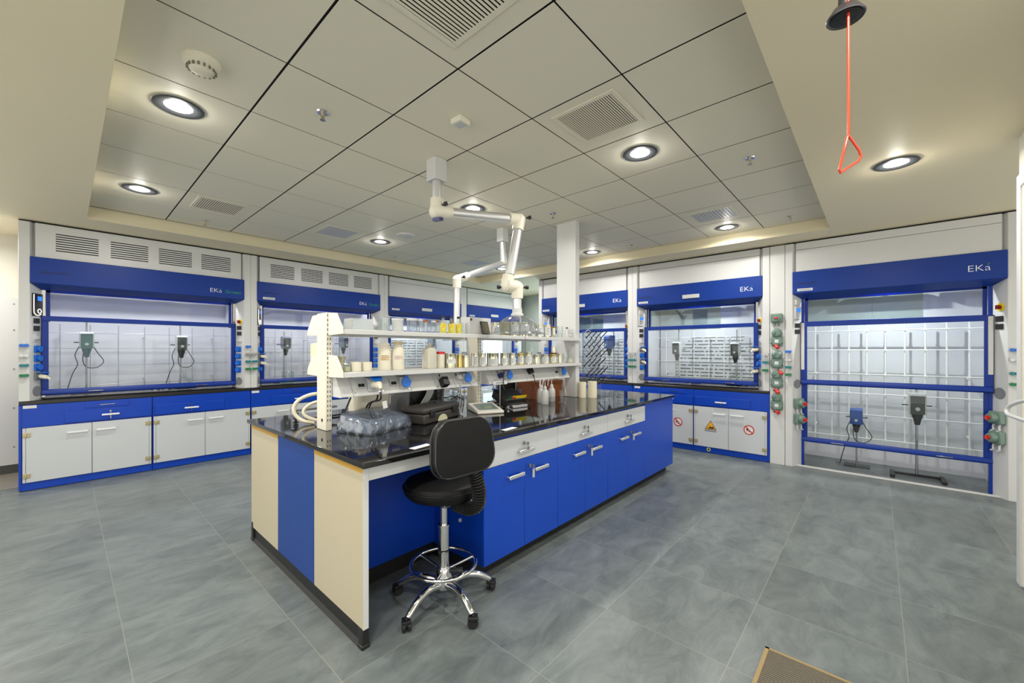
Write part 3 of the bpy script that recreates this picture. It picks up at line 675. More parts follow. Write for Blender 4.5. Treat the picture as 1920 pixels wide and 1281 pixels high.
# ================================================================== overhead stirrers and things standing in the hoods
def stirrer(label, loc, rz, h, zm, kind, base='plate', group='overhead stirrers', shaft=.25, cables=True, big=1.):
    t = thing('overhead_stirrer', label, 'overhead stirrer', loc, rz, group); s = big
    body, face = {'grey': (M('pale_grey_plastic', (206, 208, 210), .4), M('dark_face', (58, 62, 66), .35)), 'teal': (LGREY, STTEAL), 'blue': (STBLUE, STBLUE), 'white': (WHITE, DGREY), 'slate': (M('slate_plastic', (110, 122, 138), .4), DGREY)}[kind]
    if base == 'plate': MB().box((-.12, -.02, 0), (.12, .13, .014)).build('base', DGREY, t, bevel=.004)
    elif base == 'h':
        b = MB().obox((0, .02, .02), (.2, 0, 0), (0, .018, 0), (0, 0, .012)).obox((-.2, -.03, .016), (.02, 0, 0), (0, .14, 0), (0, 0, .014)).obox((.2, -.03, .016), (.02, 0, 0), (0, .14, 0), (0, 0, .014)); b.build('base', BLACK, t, bevel=.006)
    MB().cyl((0, .02, .01), (0, .02, h), .009*(1.3 if base == 'h' else 1), n=12).build('rod', STEEL, t)
    b = MB().prism([(-.035*s, zm-.07*s), (-.045*s, zm+.1*s), (-.02*s, zm+.12*s), (.07*s, zm+.12*s), (.07*s, zm-.03*s), (.03*s, zm-.07*s)], 'x', -.058*s, .058*s)
    # shift housing to the front of the rod
    b.v = [(x, y-.075*s, z) for x, y, z in b.v]; hs = b.build('housing', body, t, bevel=.006)
    MB().obox((0, -.119*s, zm+.015*s), (.047*s, 0, 0), (0, .003, .0004), (0, -.0045*s, .083*s)).build('face_panel', face, hs)
    MB().cyl((0, -.117*s, zm-.02*s), (0, -.132*s, zm-.02*s), .016*s, n=16).build('knob', LGREY, hs)
    MB().cyl((0, -.06*s, zm-.07*s), (0, -.06*s, zm-.11*s), .04*s, .034*s, n=18).cyl((0, -.06*s, zm-.11*s), (0, -.06*s, zm-.17*s), .03*s, .018*s, n=14).build('chuck', BLKRUB if kind != 'teal' else STTEAL, t)
    if shaft: MB().cyl((0, -.06*s, zm-.16*s), (0, -.06*s, zm-.16*s-shaft), .004, n=8).build('shaft', STEEL, t)
    MB().cyl((0, .02, zm+.01), (0, -.02*s, zm+.01), .012, n=10).cyl((-.1*s, .03, zm+.0), (.1*s, .03, zm+.0), .006, n=8).build('clamp', BLACK, t)
    if cables:
        b = MB().tube(smooth_path([(-.05*s, -.02, zm-.03), (-.09*s, -.03, zm-.14), (-.07*s, .0, zm-.25), (-.11, .0, max(.02, zm-.36)), (-.16, .02, .012)], 5), .0045, 6)
        b.tube(smooth_path([(.05*s, -.02, zm-.03), (.09*s, -.03, zm-.12), (.14*s, 0, zm-.22), (.08*s, -.03, zm-.29), (0, -.02, zm-.28), (-.03*s, -.04, zm-.2), (-.02*s, -.05, zm-.08)], 5), .0045, 6)
        b.build('cable', BLACK, t)
    return t
def sit(u, v, y): p = ony(u, v, y); return p
def flask(label, loc, r=.05, name='round_flask', cat='flask', m=None):
    t = MB().lathe([(.001, .0), (r*.5, r*.1), (r*.9, r*.55), (r, r), (r*.86, r*1.5), (r*.4, r*1.93), (r*.27, r*2.1), (r*.27, r*2.8), (r*.33, r*2.85)], n=20).build(name, m or CLEAR)
    t.location = loc; return tag(t, label, cat)
p = ony(162, 640, YL+.45); stirrer('grey green stirrer with looping black cables in the first louvred hood', (p.x, YL+.43, .9062), 0, .86, .60, 'teal', shaft=.35)
p = ony(338, 640, YL+.45); stirrer('pale grey stirrer over a clear flask in the first louvred hood', (p.x, YL+.43, .9062), 0, .86, .58, 'grey', shaft=.2)
flask('clear round flask under the pale grey stirrer', (p.x+.02, YL+.28, .944), .07)
b = MB().lathe([(.0, 0), (.1, 0), (.105, .02), (.12, .03), (.12, .036), (0, .036)], n=24).build('heating_plate', DGREY); b.location = (p.x+.03, YL+.28, .906); tag(b, 'dark flat heating plate under the clear flask', 'hotplate')
for k, u in enumerate((291, 312)):
    q = ony(u, 716, YL+.27); b = MB().lathe([(.0, 0), (.04, 0), (.04, .05), (.044, .055), (.036, .055), (.034, .01), (0, .01)], n=20).build('metal_bowl', STEEL); b.location = (q.x, YL+.27, .906)
    tag(b, ('small steel bowl farther from the dark heating plate', 'small steel bowl touching the dark heating plate')[k], 'bowl')
p = ony(535, 640, YL+.45); stirrer('slate stirrer above a tall beaker in the second louvred hood', (p.x, YL+.49, .9062), 0, .80, .60, 'slate', shaft=.38, cables=False)
q = p; b = MB().lathe([(.0, 0), (.085, 0), (.085, .16), (.089, .165)], n=24).build('tall_beaker', CLEAR); b.location = (q.x+.005, YL+.355, .925); tag(b, 'wide clear beaker on the green tray in the second hood', 'beaker')
b = MB().lathe([(.0, 0), (.11, 0), (.118, .018), (.11, .018), (0, .012)], n=28).build('round_tray', M('green_tray', (70, 150, 120), .4)); b.location = (q.x+.005, YL+.345, .906); tag(b, 'round green tray under the clear beaker', 'tray')
p = ony(637, 640, YL+.45); stirrer('slate stirrer seen behind the reagent rack end post', (p.x, YL+.43, .9062), .5, .80, .62, 'slate', shaft=.3, cables=False)
p = ony(803, 640, YL+.45); stirrer('slate stirrer above the white square bottle in the third hood', (p.x, YL+.43, .9062), .5, .85, .66, 'slate', shaft=.3, cables=False)
p = onx(1149, 640, XR+.42); stirrer('blue stirrer in the hood behind the drying rack', (XR+.42, p.y, .9062), -PI/2-.4, .85, .62, 'blue', shaft=.25, cables=False, big=1.2)
p = onx(1272, 640, XR+.42); stirrer('narrow grey stirrer over the blue lab jack tray in the middle hood', (XR+.42, p.y, .9062), -PI/2, .88, .52, 'grey', shaft=.25, cables=False); pa = p
p = onx(1381, 640, XR+.42); stirrer('grey stirrer over a round flask beside the green sockets', (XR+.42, p.y, .9062), -PI/2, .8, .5, 'grey', shaft=.22, cables=False)
flask('clear round flask under the stirrer beside the green sockets', (XR+.27, p.y, .947), .065)
b = MB().lathe([(.03, 0), (.09, 0), (.105, .035), (.1, .04), (.04, .02)], n=24).build('flask_ring', DGREY); b.location = (XR+.28, p.y, .906); tag(b, 'dark ring stand holding the round flask', 'ring')
flask('clear flask on the blue tray in the middle hood', (XR+.28, pa.y-.02, .935), .055)
b = MB().box((-.09, -.16, 0), (.09, .16, .028)).build('blue_tray', M('blue_tray', (40, 80, 180), .4), bevel=.006); b.location = (XR+.28, pa.y+.01, .906); tag(b, 'flat blue tray under the clear flask', 'tray')
q = onx(1306, 700, XR+.3); t = thing('small_carton', 'small carton with red top and blue base in the middle hood', 'carton', (XR+.26, q.y, .906), -PI/2)
MB().box((-.055, -.04, 0), (.055, .04, .06)).build('body', M('carton_blue', (40, 80, 200), .5), t, bevel=.003); MB().box((-.05, -.036, .06), (.05, .036, .085)).build('lid', M('carton_red', (190, 60, 70), .5), t, bevel=.004)
p = onz(1605, 878, .0); stirrer('small blue stirrer on a flat plate stand on the walk in hood floor', (XR+.5, onx(1606, 800, XR+.5).y, 0), -PI/2, .72, .60, 'blue', shaft=0, group='overhead stirrers', big=1.0)
stirrer('white stirrer on a black H shaped floor stand in the walk in hood', (XR+.42, onx(1719, 800, XR+.42).y, 0), -PI/2, 1.03, .80, 'white', base='h', shaft=0, cables=False, big=1.2)

# ================================================================== the island
IX0, IX1, IY0, IY1 = .945, 4.787, 1.80, 3.49
G = 'blue island cabinets'
w = thing('worktop', 'glossy black speckled stone worktop of the island bench', 'worktop', (IX0, IY0, .868))
MB().box((-.018, -.042, 0), (IX1-IX0+.012, IY1-IY0+.045, .027)).build('slab', GRAN, w, bevel=.003)
t = thing('end_panel', 'ivory and blue striped end panel of the island with black plinth', 'end panel', (IX0, IY0, 0))
D = IY1-IY0
for k, (a, e, m) in enumerate(((0, .553, IVORY), (.556, 1.127, BLUEL), (1.13, D, IVORY))):
    MB().box((0, a, .098), (.028, e, .866)).build('panel', m, t, bevel=.0012, seg=1, label=('ivory panel at the front corner', 'blue middle panel', 'ivory panel at the rear corner')[k])
for a, e in ((.002, .553), (1.13, D)): MB().box((-.0012, a, .836), (.0, e, .866)).build('edge_strip', YEL, t)
MB().box((.0002, -.0015, .095), (.0285, -.0001, .866)).build('edge_band', WHITE, t)
b = MB().box((.012, .02, 0), (.03, D-.02, .098)).prism([(-.004, 0), (.012, 0), (.012, .02), (.004, .012)], 'y', .02, D-.02); b.build('plinth', BLKRUB, t)
for y in (.002, D-.042): MB().box((-.002, y, 0), (.034, y+.04, .135 if y > 1 else .1)).box((-.006, y-.003, 0), (.038, y+.043, .02)).build('foot', BLKRUB, t, bevel=.004)
# knee space
t = thing('knee_space_frame', 'open knee space with white apron rail behind the black stool', 'desk frame', (IX0+.03, IY0, 0)); kw = 1.717-IX0-.03
MB().box((0, .002, .795), (kw, .022, .866)).build('apron', WHITE, t, bevel=.001)
MB().box((0, .47, .1), (kw, .49, .866)).build('back_panel', BLUE, t)
MB().box((0, .49, 0), (kw, .5, .1)).build('plinth', BLKRUB, t)
def isl_cab(x0, x1, label, vol=True):
    t = thing('island_cabinet', label, 'cabinet', (x0, IY0, 0), 0, G); w = x1-x0
    MB().box((.001, .002, .088), (w-.001, .8, .866)).build('carcass', BLUE, t)
    MB().box((.001, .06, 0), (w-.001, .78, .088)).build('plinth', BLKRUB, t)
    if not vol:
        MB().box((.002, -.018, .088), (w, .0, .864)).build('blank_panel', BLUE2, t, bevel=.002); MB().box((w-.002, -.018, .088), (w+.004, 1.68, .866)).build('side_panel', BLUE2, t); return t
    d = MB().box((.002, -.019, .688), (w-.002, 0, .846)).build('drawer', WHITED, t, bevel=.002)
    def loop(b, x, z, wd=.15): # flat bar grip on two short arms
        b.box((x-wd/2, -.052, z-.012), (x+wd/2, -.044, z+.012)).box((x-wd/2, -.05, z-.004), (x-wd/2+.012, -.018, z+.008)).box((x+wd/2-.012, -.05, z-.004), (x+wd/2, -.018, z+.008))
    b = MB(); loop(b, w/2, .742); b.build('handle', ALU, d, bevel=.004)
    def lock(p, x, z, fob=False):
        MB().cyl((x, -.018, z), (x, -.028, z), .012, n=14).build('lock', STEEL, p)
        b = MB().cyl((x, -.028, z), (x, -.05, z), .003, n=6).lathe([(.006, -.002), (.013, -.002), (.013, .002), (.006, .002)], (x, -.056, z), n=14, axis=(0, 1, 0), closed=True)
        if fob: b.mat(1).box((x-.008, -.06, z-.075), (x+.008, -.052, z-.02))
        else: b.lathe([(.006, -.002), (.012, -.002), (.012, .002), (.006, .002)], (x+.006, -.054, z-.03), n=12, axis=(0, 1, 0), closed=True)
        b.build('key', [STEEL, LGREY], p)
    lock(d, w/2-.01, .79)
    for k, (a, e) in enumerate(((.002, w/2-.001), (w/2+.001, w-.002))):
        q = MB().box((a, -.019, .09), (e, 0, .684)).build('door', BLUE2, t, bevel=.002)
        b = MB(); loop(b, e-.105 if k == 0 else a+.16, .592); b.build('handle', ALU, q, bevel=.004)
        if k: lock(q, a+.05, .625, True)
    return t
isl_cab(1.717, 2.488, 'blue cabinet with white drawer beside the black stool'); isl_cab(2.488, 3.248, 'middle blue cabinet with white drawer in the island'); isl_cab(3.248, 4.03, 'blue cabinet with white drawer next to the plain end unit')
isl_cab(4.03, IX1, 'plain blue end unit of the island without drawer or handles', False)
t = bpy.data.objects.new('cabinet_screw', None)
for y, z, n in ((.2, .32, 0), (.35, .6, 0)):
    MB().cyl((1.717, IY0+y, z), (1.711, IY0+y, z), .012, n=14).build('screw_cap', WHITE, [o for o in bpy.data.objects if o.name == 'island_cabinet'][0]).matrix_parent_inverse = Matrix.Translation((-1.717, -IY0, 0))
bpy.data.objects.remove(t)
WZ = .8955
for (x, y, r, l) in ((1.30, 1.84, .15, 'white paper slip on the worktop edge beside the stool backrest'), (1.985, 1.815, .12, 'white paper slip on the worktop edge past the stool')):
    o = MB().box((-.065, -.022, 0), (.065, .022, .0008)).build('paper_slip', PAPER); o.location = (x, y, WZ); o.rotation_euler.z = r; tag(o, l, 'paper')
# ================================================================== reagent rack
R = thing('reagent_rack', 'cream steel reagent rack with two shelves and socket trunking on the island', 'rack', (0, 0, 0))
def post(x0, x1):
    p = MB().box((x0, 2.645, WZ), (x1, 2.783, 1.662)).build('post', CREAM, R, bevel=.003)
    b = MB()
    for i in range(23):
        z = .955+i*.031
        for x in (x0+.012, x1-.012): b.box((x-.0022, 2.6440, z), (x+.0022, 2.6449, z+.017))
    b.build('slot_mesh', GAP, p)
    if x0 < 2: MB().lathe([(.0, -.0), (.01, 0), (.012, .0012), (0, .0012)], (x0-.0002, 2.70, .96), n=14, axis=(-1, 0, 0)).build('hole', GAP, p)
    return p
post(1.135, 1.175); post(2.47, 2.52)
def bracket(x, zt, dirn, k=.215):
    y = 2.645 if dirn < 0 else 2.783; s = dirn
    poly = [(y, zt-.035), (y+s*.2, zt-.03), (y+s*.19, zt+.01), (y+s*.11, zt+.105), (y, zt+.11)]
    MB().prism(poly, 'x', x-.006, x+.006).build('bracket', CREAM, R, bevel=.0015, seg=1)
for z in (1.55, 1.278):
    bracket(1.155, z, -1); bracket(1.155, z, 1); bracket(2.44, z, 1)
    for a, e in ((1.163, 2.405), (2.409, 3.798)):
        MB().prism([(2.447, z-.030), (2.447, z-.002), (2.452, z), (2.644, z), (2.644, z-.018), (2.462, z-.018), (2.462, z-.030)], 'x', a, e).prism([(2.447, z-.030), (2.447, z-.002), (2.452, z), (2.475, z), (2.475, z-.018), (2.462, z-.018), (2.462, z-.030)], 'x', e, e+(.068 if e > 3 else .001)).build('shelf', WHITE, R, bevel=.001, seg=1)
        MB().prism([(2.784, z-.018), (2.784, z), (2.975, z), (2.98, z-.002), (2.98, z-.03), (2.966, z-.03), (2.966, z-.018)], 'x', a, e).build('shelf', WHITE, R, bevel=.001, seg=1)
# trunking: sloped face with sockets
TP, TQ = Vector((0, 2.594, 1.245)), Vector((0, 2.522, 1.128))
def trunk(x0, x1):
    q = MB().prism([(2.643, 1.246), (2.594, 1.246), (2.522, 1.128), (2.522, 1.116), (2.643, 1.116)], 'x', x0, x1).build('trunking', WHITE, R, bevel=.0015, seg=1)
    MB().prism([(2.643, 1.247), (2.593, 1.247), (2.520, 1.128), (2.520, 1.115), (2.643, 1.115)], 'x', x0-.004, x0).build('end_cap', WHITE, q)
    MB().prism([(2.643, 1.247), (2.593, 1.247), (2.520, 1.128), (2.520, 1.115), (2.643, 1.115)], 'x', x1, x1+.004).build('end_cap', WHITE, q); return q
T1, T2 = trunk(1.18, 2.36), trunk(2.5, 3.74)
TN = Vector((0, -(TP.z-TQ.z), (TP.y-TQ.y))).normalized(); TU = (TP-TQ).normalized(); XX = Vector((1, 0, 0))
def tp(x, k, o=0.): return Vector((x, 0, 0))+TQ.lerp(TP, k)+TN*o
b = MB()
for x in (1.26, 1.46, 1.70, 1.93, 2.12, 2.29): b.obox(tp(x, .5), XX*.0012, TU*.078, TN*.0008)
b.build('seam_groove', GREY, T1); b = MB()
for x in (2.58, 3.02, 3.46, 3.69): b.obox(tp(x, .5), XX*.0012, TU*.078, TN*.0008)
b.build('seam_groove', GREY, T2)
b = MB()
for x in (1.275, 1.447, 1.475, 1.685, 1.945, 2.275):
    for k in (.08, .92): b.cyl(tp(x, k), tp(x, k, .003), .005, n=8)
b.build('screw', STEEL, T1)
def breaker(tr, x, w=.028): MB().obox(tp(x, .5, .006), XX*w, TU*.03, TN*.006).mat(1).obox(tp(x-w*.4, .42, .016), XX*.008, TU*.01, TN*.006).obox(tp(x+w*.4, .42, .016), XX*.008, TU*.01, TN*.006).build('breaker', [LGREY, BLACK], tr, bevel=.001)
def tsock(tr, x, opened=False):
    n = Vector((0, -1, .12)).normalized(); u = n.cross(XX); u = u if u.z > 0 else -u; c = tp(x, .5, .0)+Vector((0, -.03, 0))
    s = MB().prism([(c.y+.005, c.z-.045), (c.y-.012, c.z-.043), (c.y-.004, c.z+.04), (c.y+.07, c.z+.05), (c.y+.05, c.z-.01)], 'x', x-.036, x+.036).cyl(c, c+n*.022, .033, n=18).build('socket', LGREY, tr, bevel=.002)
    if not opened: MB().cyl(c+n*.022, c+n*.032, .037, n=22).obox(c+n*.026+u*.038, XX*.016, u*.01, n*.005).build('lid', SOCKB, s, bevel=.002)
    else:
        MB().cyl(c+u*.038+n*.045, c+u*.046+n*.05, .04, n=22).build('lid', SOCKB, s)
        MB().cyl(c+n*.02, c+n*.075-u*.008, .029, .025, n=16).cyl(c+n*.075-u*.008, c+n*.10-u*.035, .019, .01, n=12).build('plug', HDPE, s)
breaker(T1, 1.322); tsock(T1, 1.40, True); breaker(T1, 1.565, .026); tsock(T1, 1.645); tsock(T1, 2.235); breaker(T2, 3.525, .02); tsock(T2, 2.745); tsock(T2, 3.61)
def outlet(tr, x): MB().obox(tp(x, .5, .003), XX*.045, TU*.045, TN*.003).mat(1).obox(tp(x, .75, .0065), XX*.006, TU*.01, TN*.0015).build('outlet', [WHITE, BLACK], tr, bevel=.001)
outlet(T1, 1.99); outlet(T1, 2.16); outlet(T2, 3.09); outlet(T2, 2.65)
def obj(mb, name, mats, label, cat, loc=(0, 0, 0), rz=0, group=None, **kw):
    o = mb.build(name, mats, **kw); o.location = loc; o.rotation_euler.z = rz; return tag(o, label, cat, group)
# plugs and cables hanging from the trunking
t = thing('power_adapter', 'black power adapter plugged into the trunking above the tool case', 'power adapter')
c = tp(1.99, .35, .006); MB().obox(c+TN*.03-TU*.02, XX*.028, TU*.036, TN*.028).build('body', BLACK, t, bevel=.005)
MB().tube(smooth_path([c+Vector((0, -.03, -.055)), c+Vector((-.015, -.03, -.09)), c+Vector((.0, -.04, -.125)), c+Vector((.09, -.03, -.12)), c+Vector((.2, -.03, -.16)), c+Vector((.19, -.03, -.25)), c+Vector((.2, -.02, -.262))], 6), .004, 6).build('cable', BLACK, t)
t = thing('mains_plug', 'white mains plug beside the blue socket above the wiry glassware', 'plug'); c = tp(2.16, .45, .006)
MB().obox(c+TN*.02, XX*.024, TU*.02, TN*.02).build('body', WHITE, t, bevel=.004)
b = MB()
for k in (0, 1): b.tube(smooth_path([c+Vector((.0+.012*k, -.035, -.02)), c+Vector((-.01+.02*k, -.03, -.12)), c+Vector((-.015+.02*k, -.02, -.2)), c+Vector((.02, -.01, -.265))], 5), .003, 6)
b.build('cable', LGREY, t)
t = thing('mains_plug', 'black mains plug above the wash bottles with a hanging black lead', 'plug'); c = tp(3.09, .6, .006)
MB().obox(c+TN*.022, XX*.026, TU*.028, TN*.022).build('body', BLACK, t, bevel=.006)
MB().tube(smooth_path([c+Vector((0, -.05, -.02)), c+Vector((.0, -.075, -.1)), c+Vector((-.05, -.07, -.2)), c+Vector((-.08, -.06, -.27)), c+Vector((-.05, -.05, -.278))], 6), [.008, .008, .007]+[.004]*22, 6).build('cable', BLACK, t)
t = thing('mains_plug', 'dark blue plug hanging in a loop beside the blue socket of the farther trunking', 'plug'); c = tp(2.65, .4, .006)
MB().obox(c+TN*.02, XX*.02, TU*.022, TN*.02).build('body', M('navy_plug', (36, 46, 110), .4), t, bevel=.005)
MB().tube(smooth_path([c+Vector((0, -.04, .0)), c+Vector((-.01, -.07, .045)), c+Vector((-.025, -.075, .03)), c+Vector((-.03, -.08, -.08)), c+Vector((-.02, -.085, -.12)), c+Vector((.0, -.085, -.15))], 6), .0045, 6).build('cable', BLACK, t)

# ---- containers: u0,u1 are the picture columns the thing spans, vt its top row; all stand on the shelf at depth y
def spot(u0, u1, vt, y, z):
    p = ony((u0+u1)/2, VH, y); d = p.x*FW[0]+p.y*FW[1]
    return p.x, (u1-u0)/2*d/FPX, HC+(VH-vt)*d/FPX-z
def lines(b, r, z0, z1, n, a0, a1):
    for i in range(n):
        z = z0+(z1-z0)*(i+.5)/n; k = 6; e = a1-(a1-a0)*(.1 if i % 2 else .35)
        for j in range(k):
            p, q = a0+(e-a0)*j/k, a0+(e-a0)*(j+1)/k
            b.add([(r*math.cos(p), r*math.sin(p), z), (r*math.cos(q), r*math.sin(q), z), (r*math.cos(q), r*math.sin(q), z+(z1-z0)*.2/n), (r*math.cos(p), r*math.sin(p), z+(z1-z0)*.2/n)], [(0, 1, 2, 3)])
def can(x, y, z, r, h, label, lab=(.1, .75), m=TIN, lm=None, group='labelled tin cans on the rack', turn=0.):
    t = thing('tin_can', label, 'can', (x, y, z), 0, group)
    MB().lathe([(0, .002), (r*.95, .002), (r, 0), (r*1.01, .003), (r*.985, .006), (r*.985, h-.006), (r*1.01, h-.003), (r, h), (r*.95, h-.003), (r*.93, h-.006), (0, h-.006)], n=28).build('body', m, t)
    if lab:
        a0, a1 = -PI/2-.95+turn-.45, -PI/2+.75+turn-.45; k = 8; b = MB(); rr = r*1.004
        for j in range(k):
            p, q = a0+(a1-a0)*j/k, a0+(a1-a0)*(j+1)/k
            b.add([(rr*math.cos(a), rr*math.sin(a), h*zz) for a, zz in ((p, lab[0]), (q, lab[0]), (q, lab[1]), (p, lab[1]))], [(0, 1, 2, 3)])
        b.mat(1); lines(b, r*1.008, h*(lab[0]+.08), h*(lab[1]-.04), 4, a0+.3, a1-.25); b.build('paper_label', [lm or PAPER, PRINT], t)
    return t
def bottle(name, x, y, z, r, h, label, cat, m, cap=BLACK, neck=.35, shoulder=.7, sq=0, capr=None, liquid=None, lh=.5, lab=None, group=None):
    t = thing(name, label, cat, (x, y, z), 0, group); nr = r*neck; ch = h*.1
    MB().lathe([(0, .001), (r*.94, 0), (r, r*.08), (r, h*shoulder), (r*.86, h*(shoulder+.07)), (nr, h*(shoulder+.16)), (nr, h-ch)], n=24, sq=sq).build('body', m, t)
    if liquid: MB().lathe([(0, .003), (r*.9, .003), (r*.95, .008), (r*.95, h*lh), (0, h*lh)], n=24, sq=sq).build('liquid', liquid, t)
    if cap: MB().lathe([(0, h-ch*1.15), ((capr or nr*1.18), h-ch*1.15), ((capr or nr*1.18), h), (0, h)], n=20).build('cap', cap, t)
    if lab:
        b = MB(); rr = r*1.006; k = 8; a0, a1 = -PI/2-1.2, -PI/2+.3
        for j in range(k):
            p, q = a0+(a1-a0)*j/k, a0+(a1-a0)*(j+1)/k
            b.add([(rr*math.cos(a), rr*math.sin(a), h*zz) for a, zz in ((p, lab[0]), (q, lab[0]), (q, lab[1]), (p, lab[1]))], [(0, 1, 2, 3)])
        b.mat(1); lines(b, rr*1.004, h*lab[0], h*lab[1], 3, a0+.2, a1-.2); b.build('paper_label', [lab[2] if len(lab) > 2 else PAPER, PRINT], t)
    return t
def glass(x, y, z, r, h, label, m=CLEAR, lid=None, name='beaker', cat='beaker', group=None, flare=1.03):
    t = thing(name, label, cat, (x, y, z), 0, group)
    MB().lathe([(0, .002), (r*.93, 0), (r, r*.1), (r, h*.93), (r*flare, h), (r*flare*.95, h), (r*.94, h*.92), (r*.93, .006), (0, .006)], n=24).build('body', m, t)
    if lid: MB().lathe([(0, h*.9), (r*1.06, h*.9), (r*1.06, h*1.06), (0, h*1.06)], n=24).build('lid', lid, t)
    return t
US, LS, YF = 1.5505, 1.2785, 2.555
S = lambda u0, u1, vt, y=YF, z=US: spot(u0, u1, vt, y, z)
# upper shelf, from the end post towards the column
x0 = ony(657, VH, 2.52).x; x1 = ony(696, VH, 2.52).x
t = thing('acrylic_box', 'clear open acrylic box near the end post on the upper shelf', 'box', ((x0+x1)/2, 2.55, US)); w = (x1-x0)/2; b = MB()
for a, c in (((-w, -.06, 0), (w, -.058, .075)), ((-w, .058, 0), (w, .06, .075)), ((-w, -.058, 0), (-w+.002, .058, .075)), ((w-.002, -.058, 0), (w, .058, .075)), ((-w, -.058, 0), (w, .058, .002))): b.box(a, c)
b.build('walls', BOXW, t)
x, r, h = S(697, 709, 609); glass(x, YF, US, r, h, 'small clear dish between the acrylic box and the tall beaker', ACRYL, name='dish', cat='dish')
x, r, h = S(710, 731, 596); glass(x, YF, US, r, h, 'tall clear beaker next to the small dish on the upper shelf')
x, r, h = S(735, 756, 599); glass(x, YF, US, r, h, 'milky plastic jar beside the tall clear beaker', MILK, WHITE, 'jar', 'jar')
x, r, h = S(763, 783, 599); glass(x, YF, US, r, h, 'wide clear jar with crumpled wrap on the upper shelf', ACRYL, LGREY, 'jar', 'jar')
x, r, h = S(785, 793, 600); glass(x, YF, US, r, h, 'narrow clear jar between the wide wrapped jar and the small vials', CLEAR, LGREY, 'jar', 'jar')
x, r, h = S(794, 802, 602, 2.5); glass(x, 2.5, US, r, h, 'clear vial with tan cap next to the small white capped bottle', CLEAR, CARD, 'vial', 'vial')
x, r, h = S(807, 819, 602, 2.52); bottle('small_bottle', x, 2.52, US, r, h, 'small clear bottle with a white cap beside the yellow bottles', 'bottle', CLEAR, WHITE, .6, .7)
x, r, h = S(817, 824, 601, 2.6); bottle('small_bottle', x, 2.6, US, r, h, 'brown topped bottle behind the white capped bottle', 'bottle', CLEAR, CARD, .7, .75)
for k, (a, c, l) in enumerate(((824.5, 837.5, 'yellow filled bottle with black cap, first one after the small clear bottle'), (840, 852.5, 'yellow filled bottle with black cap, middle one of three'), (853.5, 865.5, 'yellow filled bottle with black cap beside the plain clear cylinder'))):
    x, r, h = S(a, c, 593+k*.6, 2.53); bottle('reagent_bottle', x, 2.53, US, r, h, l, 'bottle', CLEAR, BLACK, .42, .6, liquid=YLIQ, lh=.54, lab=(.3, .58, YELLOW), group='yellow reagent bottles')
x, r, h = S(866, 874, 605); glass(x, YF, US, r, h, 'plain clear cylinder beside the yellow bottles', CLEAR, name='cylinder_glass', cat='cylinder')
x0 = ony(879, VH, 2.53).x; x1 = ony(919, VH, 2.53).x
t = thing('white_carton', 'low white carton with grey catch behind the dark photo panel', 'carton', ((x0+x1)/2, 2.575, US)); w = (x1-x0)/2
MB().box((-w, -.055, 0), (w, .05, .145)).build('body', WHITE, t, bevel=.004); MB().box((-w+.006, -.06, .115), (-w+.024, -.055, .135)).build('catch', DGREY, t)
t = thing('photo_panel', 'small dark framed panel leaning against the white carton', 'panel', (ony(911, VH, 2.49).x, 2.487, US), 0)
MB().obox((0, .012, .058), (.046, 0, 0), (0, .003, .0), (0, .018, .057)).build('frame', BLACK, t, bevel=.002); MB().obox((0, .008, .058), (.038, 0, 0), (0, .0005, 0), (0, .0155, .049)).build('picture', M('dark_print', (92, 86, 66), .3), t)
cans = [(921, 937, 605, (.1, .78), TIN, PAPER, 'pale labelled can next to the dark framed panel, under the dome'), (939, 955, 604, (.05, .95), GOLD, M('olive_label', (150, 142, 92), .5), 'olive green can under the clear extraction dome'),
        (957, 972, 604, (.1, .8), TIN, PAPER, 'labelled tin can under the dome, between the olive can and the wide can'), (974, 992, 605, (.15, .85), TIN, PAPER, 'widest labelled tin can under the clear extraction dome'),
        (994, 1003, 606, (.1, .7), TIN, PAPER, 'slim tin can at the rim of the clear dome'), (1006, 1018.5, 608, (.1, .72), TIN, PAPER, 'labelled tin can just outside the clear dome'), (1020, 1032.5, 609, (.1, .8), TIN, PAPER, 'labelled tin can beside the small amber bottle')]
for a, c, v, lb, m, lm, l in cans:
    x, r, h = S(a, c, v); r *= 1.08; can(x, YF, US, r, h, l, lb, m, lm)
x, r, h = S(1034, 1042, 613); bottle('amber_bottle', x, YF, US, r, h, 'small amber topped bottle after the row of cans', 'bottle', TIN, AMBER, .9, .7)
x, r, h = S(1044, 1055, 612); glass(x, YF, US, r, h, 'empty clear beaker beside the small amber bottle', CLEAR)
x, r, h = S(1060, 1066, 614); bottle('small_bottle', x, YF, US, r, h, 'tiny black capped bottle beside the white wire tube rack', 'bottle', MILK, BLACK, .6, .6)
p = ony(1074, VH, 2.56); t = thing('tube_rack', 'white wire tube rack at the column end of the upper shelf', 'rack', (p.x-.05, 2.55, US)); b = MB()
for i in range(6):
    for yy in (-.04, .04): b.cyl((-.05+.02*i, yy, 0), (-.05+.02*i, yy, .1), .0018, n=6)
for zz in (.002, .035, .07, .1):
    for yy in (-.04, .04): b.cyl((-.05, yy, zz), (.05, yy, zz), .0018, n=6)
    for i in range(6): b.cyl((-.05+.02*i, -.04, zz), (-.05+.02*i, .04, zz), .0015, n=6)
b.build('wire_mesh', WHITE, t)
MB().tube([(.02+.012*math.cos(a), -.01, .115+.012*math.sin(a)) for a in [2*PI*i/14 for i in range(14)]], .002, 6, closed=True).build('ring', STEEL, t)
